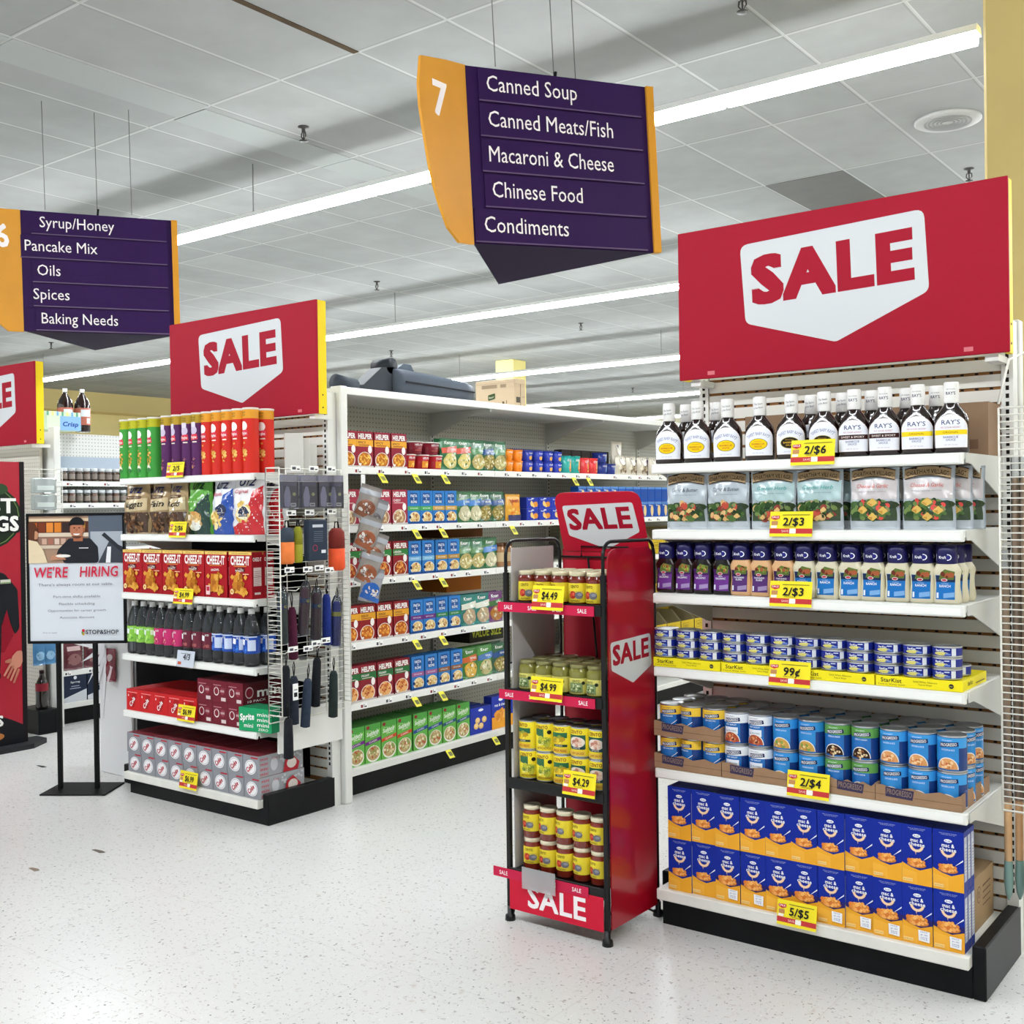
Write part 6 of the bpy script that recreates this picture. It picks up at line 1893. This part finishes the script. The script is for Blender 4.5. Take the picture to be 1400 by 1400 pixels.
# shelf edge price tags hanging down
def shelf_tag():
    t = MB()
    vs = [(-.004, -.022, 0), (-.004, .022, 0), (.018, .040, -.05), (.018, -.004, -.05)]
    t.add(vs + [(x - .001, y, z) for x, y, z in vs], [(3, 2, 1, 0), (4, 5, 6, 7), (0, 1, 5, 4), (2, 3, 7, 6), (1, 2, 6, 5), (3, 0, 4, 7)], P('ece34a'))
    t.add([(x + .0006, y, z) for x, y, z in ((.003, -.006, -.016), (.003, .022, -.016), (.013, .030, -.038), (.013, .004, -.038))], [(3, 2, 1, 0)], P('7a7a4a'))
    return t.obj('shelf_tag')
tags = [(1, 4.14), (1, 4.40), (1, 4.635), (1, 5.91), (1, 6.08), (2, 4.395), (2, 4.61), (2, 5.25), (3, 4.39), (3, 4.605), (4, 4.385), (4, 4.60), (5, 4.375), (5, 4.59), (6, 4.64), (6, 5.05)]
cnt = {}
for lv, y in tags:
    i = cnt.get(lv, 0); cnt[lv] = i + 1
    place('shelf_tag', shelf_tag, f'yellow price tag hanging from aisle {LN[lv]}, {ORD[i]} from left', 'price tag', (-3.988, y, LV[lv] - .03), 0, 'hanging yellow price tags')

# goods on the canopy
GRY = M('4c535e', .42, var=.06, scale=8); GRD = M('33383f', .45)
t = thing('plastic_case', 'long dark grey plastic case with handles lying on shelving canopy', 'case', (-4.24, 4.02, 2.057))
b = MB(); pr = []
n = 18
def capsule(y, w, h, z0):
    return [(w * math.copysign(abs(math.cos(a)) ** .7, math.cos(a)), y, z0 + h / 2 + h / 2 * math.copysign(abs(math.sin(a)) ** .7, math.sin(a))) for a in [2 * PI * k / n for k in range(n)]]
rings = [capsule(y, w, h, z) for y, w, h, z in ((.42, .05, .12, .03), (.43, .10, .15, .012), (.47, .115, .16, .004), (.75, .12, .15, .002), (1.0, .115, .135, .002), (1.07, .105, .122, .006), (1.11, .06, .08, .026))]
vs = [v for r in rings for v in r]
b.add(vs, [[j * n + k, (j + 1) * n + k, (j + 1) * n + (k + 1) % n, j * n + (k + 1) % n] for j in range(len(rings) - 1) for k in range(n)] + [list(range(n)), [(len(rings) - 1) * n + k for k in range(n)][::-1]], GRY, True)
b.obj('shell', t)
b = MB(); b.prism([(.47, .078), (1.06, .064), (1.06, .071), (.47, .087)], 'x', .112, .1225, M('1b1e22', .5)); b.obj('seam', t)
b = MB(); b.prism([(.12, .0), (.44, .0), (.44, .165), (.34, .155), (.20, .05), (.12, .04)], 'x', -.03, .06, GRD); b.obj('neck', t)
b = MB(); b.tube([(.06, .42, .17), (-.06, .42, .17)], .045, M('24282d', .5), 14); b.obj('hinge', t)
b = MB(); b.tube([(.05, .0, .05), (.05, .14, .035)], .042, M('3c424b', .5), 14); b.obj('handle', t)
b = MB(); b.prism([(.52, .155), (.70, .148), (.66, .205), (.60, .205)], 'x', -.05, -.02, M('2c3f52', .3)); b.obj('latch_fin', t)
b = MB(); b.cbox(-.15, .15, 0, .115, 0, .170, M('bda88c', .65, var=.04, scale=10), .003)
cv = Cv(b, front(0)); cv.rect(-.10, .12, .02, .142, P('8f7d66')); cv.rect(.045, .12, .09, .14, P('8f7d66')); cv.poly(rpoly([(-.05, .045), (.005, .055), (.005, .09), (-.05, .08)], .006), P('3a4a2a')); cv.text('Knorr', -.022, .06, .012, P('d8dcc0'), w=.038, rot=.15)
cv.rect(.06, .02, .075, .035, P('5a4a3a')); cv.rect(.09, .02, .095, .04, P('5a4a3a')); cv.rect(-.15, .148, .15, .150, P('9a8870'))
m2 = Cv(b, rside(.15)); m2.rect(.02, .025, .06, .06, P('4a4438')); m2.rect(.062, .0, .066, .14, P('3a3026')); m2.rect(.08, .06, .105, .064, P('8f7d66')); m2.rect(0, .138, .115, .140, P('8f7d66'))
tag(b.obj('carton', None, (-4.20, 5.37, 2.057)), 'brown cardboard carton with green label standing on shelving canopy', 'box')

# clip strip of snack bags in front of the post
def clipbag(k):
    cols = (('948c88', '8a5238'), ('8e8e92', '6a6468'), ('98928c', 'a05a38'), ('9a9aa0', '1f62b8'))[k]
    def f():
        mb = MB(); cv = pouch_cv(mb, .105, .17, .04, FILM(cols[0]), seed=80 + k, top=.06, nu=8, nv=8); cv.du, cv.dv = .105 / 8, .17 / 8
        cv.ell(0, .06, .045, .04, FILM(cols[1]), 14); cv.food(0, .055, .04, .03, [cols[1], 'd8d4d0', '6a5044', 'e8e4e0'], 14, k, .3); cv.rect(-.055, .125, .055, .15, FILM('a8acb4')); cv.poly([(-.05, .02), (.05, .0), (.055, .02), (-.045, .045)], FILM(cols[1]))
        return mb.obj('hanging_bag')
    return f
t = thing('clip_strip', 'white plastic clip strip hanging from shelf edge beside end post', 'display strip', (-3.93, 3.955, 1.0))
b = MB(); b.box(-.001, .001, -.014, .014, 0, .62, M('e8e8e6', .35)); b.obj('strip', t)
for k in range(6):
    c = MB(); c.tube([(0, 0, .06 + .1 * k), (.03, 0, .055 + .1 * k), (.035, 0, .07 + .1 * k)], .003, WIREW, 5); c.obj('hook', t)
for i, (dy, z, k, rot, ln) in enumerate(((-.015, 1.43, 0, .5, .30), (.012, 1.37, 1, .5, .34), (-.018, 1.28, 2, .55, .32), (.008, 1.20, 0, .5, .36), (-.012, 1.11, 2, .5, .32), (.004, 1.02, 3, .5, .2))):
    o = place(f'clipbag{k}', clipbag(k), f'silver snack bag on clip strip beside end post, {ORD[i]} from the top', 'bag', (-3.912 + .008 * (i % 2), 3.945 + dy, z - .03), PI / 2 - .5, 'bags on clip strip')
    o.rotation_euler = (.1, ln, PI / 2 - .75 + .2 * (i % 2))

# ================================================================== goods on the umbrella rack
UX = -3.87
def clear_pack():
    mb = MB(); mb.box(-.042, .042, -.010, .010, .0, .118, M('3a3c58', .45)); mb.box(-.047, .047, -.014, .014, -.005, .15, CLEAR('e6e6f0', .06))
    mb.box(-.046, .046, -.006, .006, .122, .149, M('c9c9d6', .4))
    cv = Cv(mb, front(-.0102)); cv.rect(-.04, .10, .04, .116, P('5a5c7c')); cv.poly(rpoly([(-.034, .006), (-.002, .004), (.004, .05), (-.006, .095), (-.022, .10), (-.036, .06)], .008), P('a4a6c6')); cv.ell(.024, .062, .010, .008, P('c2cc94')); cv.rect(.002, .006, .034, .022, P('e4e6ea')); cv.rect(.006, .010, .030, .018, P('7a7a80'))
    return mb.obj('rain_poncho')
for i, y in enumerate((3.39, 3.505, 3.61, 3.672)):
    place('poncho', clear_pack, f'clear packet with grey rain poncho, {ORD[i]} from left in top row of umbrella rack', 'packet', (UX + .03, y, 1.458), PI / 2, 'packets on umbrella rack')
def tube_bag(c1, c2, h, r, split=.5):
    def f():
        t = thing('folded_bag')
        b = MB(); oval(b, [(r * .8, r * .5, 0), (r, r * .7, .012), (r, r * .7, h * split)], M(c1, .6, var=.08, scale=30), 18); oval(b, [(r, r * .7, h * split), (r * .96, r * .68, h - .02), (r * .55, r * .4, h)], M(c2, .6, var=.08, scale=30), 18); b.obj('bag_body', t)
        l = MB(); l.tube([(-r * .3, 0, h), (-r * .2, 0, h + .03), (r * .2, 0, h + .03), (r * .3, 0, h)], .004, BLACKM, 6); l.obj('loop', t)
        return t
    return f
for k, (y, z, c1, c2, h, r, sp, lb) in enumerate(((3.385, 1.205, 'e07a3c', '3c4652', .165, .038, .6, 'orange and dark folded bag at left of second row on umbrella rack'), (3.452, 1.208, '9a9a2c', '8c8c28', .165, .024, .5, 'olive yellow folded bag in second row of umbrella rack'), (3.692, 1.16, 'e0542c', '7a2a24', .20, .045, .52, 'orange red folded bag at right of second row on umbrella rack'))):
    o = tube_bag(c1, c2, h, r, sp)(); o.location = (UX + .02, y, z); o.rotation_euler = (0, 0, PI / 2); tag(o, lb, 'bag')
b = MB(); b.cbox(-.062, .062, -.018, .018, 0, .19, M('2a3444', .55, var=.06, scale=20), .006); cv = Cv(b, front(-.018)); cv.rect(-.035, .155, .03, .168, P('c8ccd4')); cv.arc(-.02, .06, .012, .015, 0, 2 * PI, P('a83048'), 14); cv.rect(.018, .035, .045, .05, P('e4e4e8'))
for k in range(6):
    cv.rect(-.028, .09 + k * .009, .028, .092 + k * .009, P('6a7484'))
tag(b.obj('tote_bag_pack', None, (UX + .03, 3.55, 1.212), PI / 2), 'navy folded tote pack with printed label in second row of umbrella rack', 'bag')
def umbrella(col, wrap=False, band=None, h=.26):
    def f():
        t = thing('folding_umbrella')
        b = MB(); b.lathe([(.012, 0), (.0225, .004), (.0215, h * .5), (.019, h * .85), (.012, h * .92)], M(col, .7, var=.15, scale=40), 14); b.obj('sleeve', t)
        s = MB(); s.tube([(0, 0, h * .9), (-.006, 0, h + .02), (0, 0, h + .05), (.006, 0, h + .02), (0, 0, h * .9)], .0025, BLACKM, 5); s.obj('wrist_strap', t)
        if band:
            c = MB(); c.lathe([(.0226, h * .62), (.023, h * .63), (.023, h * .70), (.0226, h * .71)], M(band, .4), 14, caps=False); cv = Cv(c, cyl(.023)); cv.ell(0, h * .665, .01, .007, P('b8b03c')); c.obj('label', t)
        if wrap:
            c = MB(); c.lathe([(.026, -.005), (.026, h * .9), (.012, h + .01)], CLEAR('d4d8e0', .04), 12, caps=False); c.obj('clear_sleeve', t)
        return t
    return f
US = [('teal', '24403e', True, '24366a', 3.372, .845, .25, 'dark teal umbrella in clear sleeve, leftmost in third row'), ('mar1', '4a1830', False, None, 3.432, .765, .26, 'deep maroon umbrella, second from left in third row'), ('mar2', '54263a', True, '24366a', 3.49, .872, .24, 'maroon umbrella in clear sleeve, third from left in third row'), ('mar3', '4c2632', True, '24366a', 3.57, .842, .24, 'brownish maroon umbrella, fourth from left in third row'), ('blue1', '1e2f78', False, None, 3.642, .81, .26, 'royal blue umbrella, fifth from left in third row'), ('blue2', '24348c', True, 'b8b03c', 3.694, .80, .23, 'royal blue umbrella in clear sleeve, rightmost in third row'),
      ('blk1', '1a1c22', False, None, 3.376, .515, .25, 'black umbrella, leftmost in bottom row'), ('nav1', '2a303c', False, None, 3.43, .468, .24, 'dark navy umbrella, second from left in bottom row'), ('nav2', '303a4c', False, None, 3.496, .445, .245, 'slate navy umbrella, third from left in bottom row'), ('blk2', '181a20', False, None, 3.56, .53, .25, 'black umbrella hanging higher, fourth in bottom row'), ('grn', '26302e', False, None, 3.672, .463, .24, 'very dark green umbrella, rightmost in bottom row')]
for nm, c, w, bd, y, z, h, lb in US:
    o = umbrella(c, w, bd, h)(); o.location = (UX, y, z); o.rotation_euler = (random.uniform(-.06, .06), random.uniform(0, .05), PI / 2)
    tag(o, lb + ' of umbrella rack', 'umbrella', 'umbrellas on the side rack')
o = umbrella('1d1f24', False, None, .20)(); o.location = (UX + .04, 3.36, .33); tag(o, 'black umbrella hanging lowest from front edge of umbrella rack', 'umbrella', 'umbrellas on the side rack')
b = MB(); b.box(-.016, .016, 0, .001, 0, .075, P('f0f0f0')); cv = Cv(b, front(0)); cv.rect(-.01, .015, .01, .035, PBLK); cv.rect(-.01, .045, .01, .05, P('8a8a8a'))
tag(b.obj('hang_tag', None, (UX + .03, 3.415, .585), PI / 2), 'white paper hang tag with barcode on bottom row black umbrella', 'tag')

# ================================================================== goods on the far left shelving (aisle six side)
HX = GX5 - .06
def small_jar(c):
    def f():
        t = thing('spice_jar'); b = MB(); b.lathe([(.022, 0), (.024, .003), (.024, .062), (.021, .07)], M(c, .15, coat=.5), 14); b.obj('jar_body', t)
        c2 = MB(); c2.lathe([(.0235, .068), (.0245, .07), (.0245, .088), (.023, .09)], M('c9cdd0', .3, .2), 14); c2.obj('lid', t)
        l = MB(); l.lathe([(.0242, .015), (.0244, .05)], P('8a8078'), 14, caps=False); l.obj('label', t)
        return t
    return f
for lv, z, cs in ((0, 1.666, ('3a2a20', '4a3424')), (1, 1.516, ('2c241e', '5a3a2a', '4a4a3c'))):
    for i in range(11):
        for j in range(2 if lv == 0 else 1):
            c = cs[i % len(cs)]
            place('sj' + c, small_jar(c), f'small dark jar, {ORD[i]} from left, {("front", "back")[j]} row of {("upper", "lower")[lv]} jar shelf, far left shelving', 'jar', (HX - .055 * j, GY5 + .11 + .057 * i, z), PI / 2, 'small jars on far left shelving')
b = MB(); b.box(-.535, -.525, .06, 1.2, 1.70, 1.86, M('9aa6b4', .3)); b.obj('header_strip', G5)
def soda2l():
    t = thing('soda_bottle'); b = MB(); b.lathe([(.05, 0), (.055, .01), (.055, .19), (.045, .225), (.02, .27), (.014, .28), (.014, .295)], M('24120e', .1, coat=.6), 20); b.obj('bottle_body', t)
    c = MB(); c.lathe([(.017, .285), (.017, .31), (.015, .312)], M('ecece8', .4), 14); c.obj('cap', t)
    l = MB(); l.lathe([(.0553, .05), (.0556, .052), (.0556, .17), (.0553, .172)], P('b86a5a'), 20, caps=False); cv = Cv(l, cyl(.0556), du=.01); cv.rect(-.04, .11, .03, .16, P('dce0e8')); cv.rect(.0, .06, .03, .1, P('e8dcd8')); l.obj('label', t)
    return t
PROTO_2L = None
for i, (x, y) in enumerate(((-7.40, 4.44), (-7.36, 4.55))):
    place('soda2l', soda2l, f'large dark cola bottle on top of far left shelving, {("left and behind", "right and nearer")[i]}', 'bottle', (x, y, 2.032), PI / 2, 'cola bottles on far left shelving')
b = MB(); b.cbox(-.13, .13, 0, .2, 0, .13, P('cfe0c4'), .003); cv = Cv(b, front(0)); cv.rect(-.03, .0, .13, .10, P('8ab4e0')); cv.text('Crisp', .05, .03, .03, P('2a4a9a'), w=.12, bold=.04, shear=.2)
for k in range(7):
    cv.rect(-.13 + .037 * k, .10, -.115 + .037 * k, .13, P(('6aa88a', 'e8e08a', '7ab0d8')[k % 3]))
tag(b.obj('carton', None, (-7.25, 4.34, 2.031), PI / 2), 'pale green and blue carton on top of far left shelving beside cola bottles', 'box')
def dark_bag(c):
    def f():
        mb = MB(); cv = pouch_cv(mb, .15, .2, .05, FILM(c), seed=91, top=.05, nu=8, nv=8); cv.du, cv.dv = .15 / 8, .025
        cv.ell(0, .07, .05, .04, FILM('8a5a5a'), 14); cv.rect(-.05, .13, .05, .16, FILM('c8a8a8'))
        return mb.obj('snack_bag')
    return f
for i in range(3):
    place('darkbag', dark_bag('5a1c28'), f'dark red bag, {ORD[i]} from left, low shelf of far left shelving', 'bag', (HX - .01, GY5 + .16 + .16 * i, .371), PI / 2, 'dark red bags')
def navy_pack():
    def deco(cv, mb):
        cv.poly([(-.085, 0), (.085, 0), (.085, .08), (-.085, .03)], P('c9ccd2')); cv.ell(0, .165, .012, .012, P('dfe3ea')); cv.text('Spring', 0, .13, .012, P('e8ebf0'), w=.07, bold=.02); cv.rect(-.03, .105, .03, .11, P('9aa4b8')); cv.rect(-.04, .09, .04, .095, P('9aa4b8'))
    return carton('water_pack', .17, .20, .2, '222a3e', deco)()
for i in range(3):
    place('navypack', navy_pack, f'navy and grey carton, {ORD[i]} from left, base shelf of far left shelving', 'box', (HX + .02, GY5 + .16 + .178 * i, .1525), PI / 2, 'navy cartons on base shelf')
# end display five: clear packs on white wire beside the standee
t = thing('wire_side_rack', 'white wire side rack with clear plastic packs beside far left shelving', 'rack', (-6.955, 3.87, 1.1))
g = MB(); grid(g, (0, 0, .0), (0, .22, 0), (0, 0, .64), 2, 22); g.obj('back_grid', t); g = MB(); grid(g, (0, .225, .0), (.08, 0, 0), (0, 0, .64), 1, 22); g.obj('rear_wing', t); g = MB(); grid(g, (0, .0, .34), (.09, 0, 0), (0, .21, 0), 2, 6); g.obj('tray_shelf', t)
for i, z in enumerate((1.47, 1.58)):
    b = MB(); b.cbox(-.08, .08, 0, .05, 0, .10, CLEAR('dfe6e6', .35), .006); b.box(-.06, .06, -.001, 0, .02, .05, P('c8d0cc')); tag(b.obj('clear_pack', None, (-6.87, 3.975, z), PI / 2), f'clear plastic food pack, {("lower", "upper")[i]} one on wire side rack by the standee', 'pack')
for i, (y, z) in enumerate(((3.93, .45), (4.0, .45))):
    b = MB(); cv = pouch_cv(b, .09, .15, .03, FILM('3f7aa8'), seed=95 + i, top=.05, nu=8, nv=8); cv.ell(0, .06, .03, .03, FILM('8ab8d8'), 10); tag(b.obj('hanging_bag', None, (-6.90, y, z), PI / 2), f'blue hanging bag between standee and hiring sign, {("left", "right")[i]} one', 'bag')
t = thing('soda_bottle', 'dark cola bottle with red label standing low between standee and hiring sign', 'bottle', (-6.92, 3.955, .158))
b = MB(); b.lathe([(.036, 0), (.04, .01), (.04, .15), (.032, .18), (.014, .22), (.014, .24)], M('1e1210', .1, coat=.5), 18).obj('bottle_body', t); MB().lathe([(.0404, .12), (.0406, .17)], P('8a2a34'), 18, caps=False).obj('label', t); MB().lathe([(.016, .235), (.016, .255)], M('2a1414', .4), 12).obj('cap', t)
o = MB().cbox(-.13, .13, -.07, .07, 0, .158, KICK, .004).obj('display_plinth', None, (-6.98, 3.96, 0)); tag(o, 'low black plinth under cola bottle beside standee', 'plinth')
# white panel left of the left end display, its strip of packs and paper spikes
o = MB().cbox(-.30, 0, 0, .02, .0, 1.15, M('dcdcdc', .45), .004).obj('white_side_panel', None, (-5.306, 3.545, 0))
tag(o, 'plain white panel standing behind the hiring sign beside left end display', 'panel')
o = MB().cbox(0, .10, 0, .06, 0, .10, KICK, .004).obj('kick_block', None, (-5.27, 3.47, 0)); tag(o, 'small black kick block on floor at left of left end display', 'block')
b = MB(); cv = pouch_cv(b, .075, .18, .03, FILM('7a1c2c'), seed=99, top=.05, nu=8, nv=8); cv.poly([(-.02, .0), (.0, .0), (.03, .08), (.015, .09)], FILM('e0c8cc')); cv.ell(.0, .13, .025, .02, FILM('c8b8b8'), 10)
tag(b.obj('hanging_bag', None, (-5.46, 3.526, .52), .1), 'dark red packet hanging just right of hiring sign posts', 'bag')
b = MB(); R = random.Random(3); cxp, czp = 0, 0
for k, (dx_, dz_) in enumerate(((-.30, .0), (-.24, -.10), (-.18, -.22), (-.11, -.28), (-.04, -.40), (.02, -.16))):
    L_ = math.hypot(dx_, dz_); px, pz = -dz_ / L_ * .022, dx_ / L_ * .022
    b.prism([(px, pz), (-px, -pz), (dx_, dz_)], 'y', .002 * k, .002 * k + .001, M('e8e8ea', .5))
tag(b.obj('paper_starburst', None, (-5.53, 3.533, .70)), 'white paper starburst with pointed rays hanging below the hiring poster', 'decoration')
# scraps on the floor
for i, (x, y, s) in enumerate(((-4.293, 2.70, .045), (-4.295, 2.41, .035), (-6.0, 3.42, .05))):
    b = MB(); b.add([(-s, -.006, .0015), (s * .6, -.012, .001), (s, .004, .004), (.1 * s, .012, .0015), (-s * .8, .008, .001)], [(0, 1, 2, 3, 4)], M(('6e645c', '8a7a6c', '3a3a3c')[i], .7))
    b.add([(-s, -.006, .0005), (s * .6, -.012, .0003), (s, .004, .003), (.1 * s, .012, .0005), (-s * .8, .008, .0003)], [(4, 3, 2, 1, 0)], M('6e645c', .7))
    tag(b.obj('paper_scrap', None, (x, y, 0)), ('small dark scrap on floor left of centre, farther one', 'small tan scrap on floor left of centre, nearer one', 'dark scrap on floor behind the hiring sign base')[i], 'scrap')
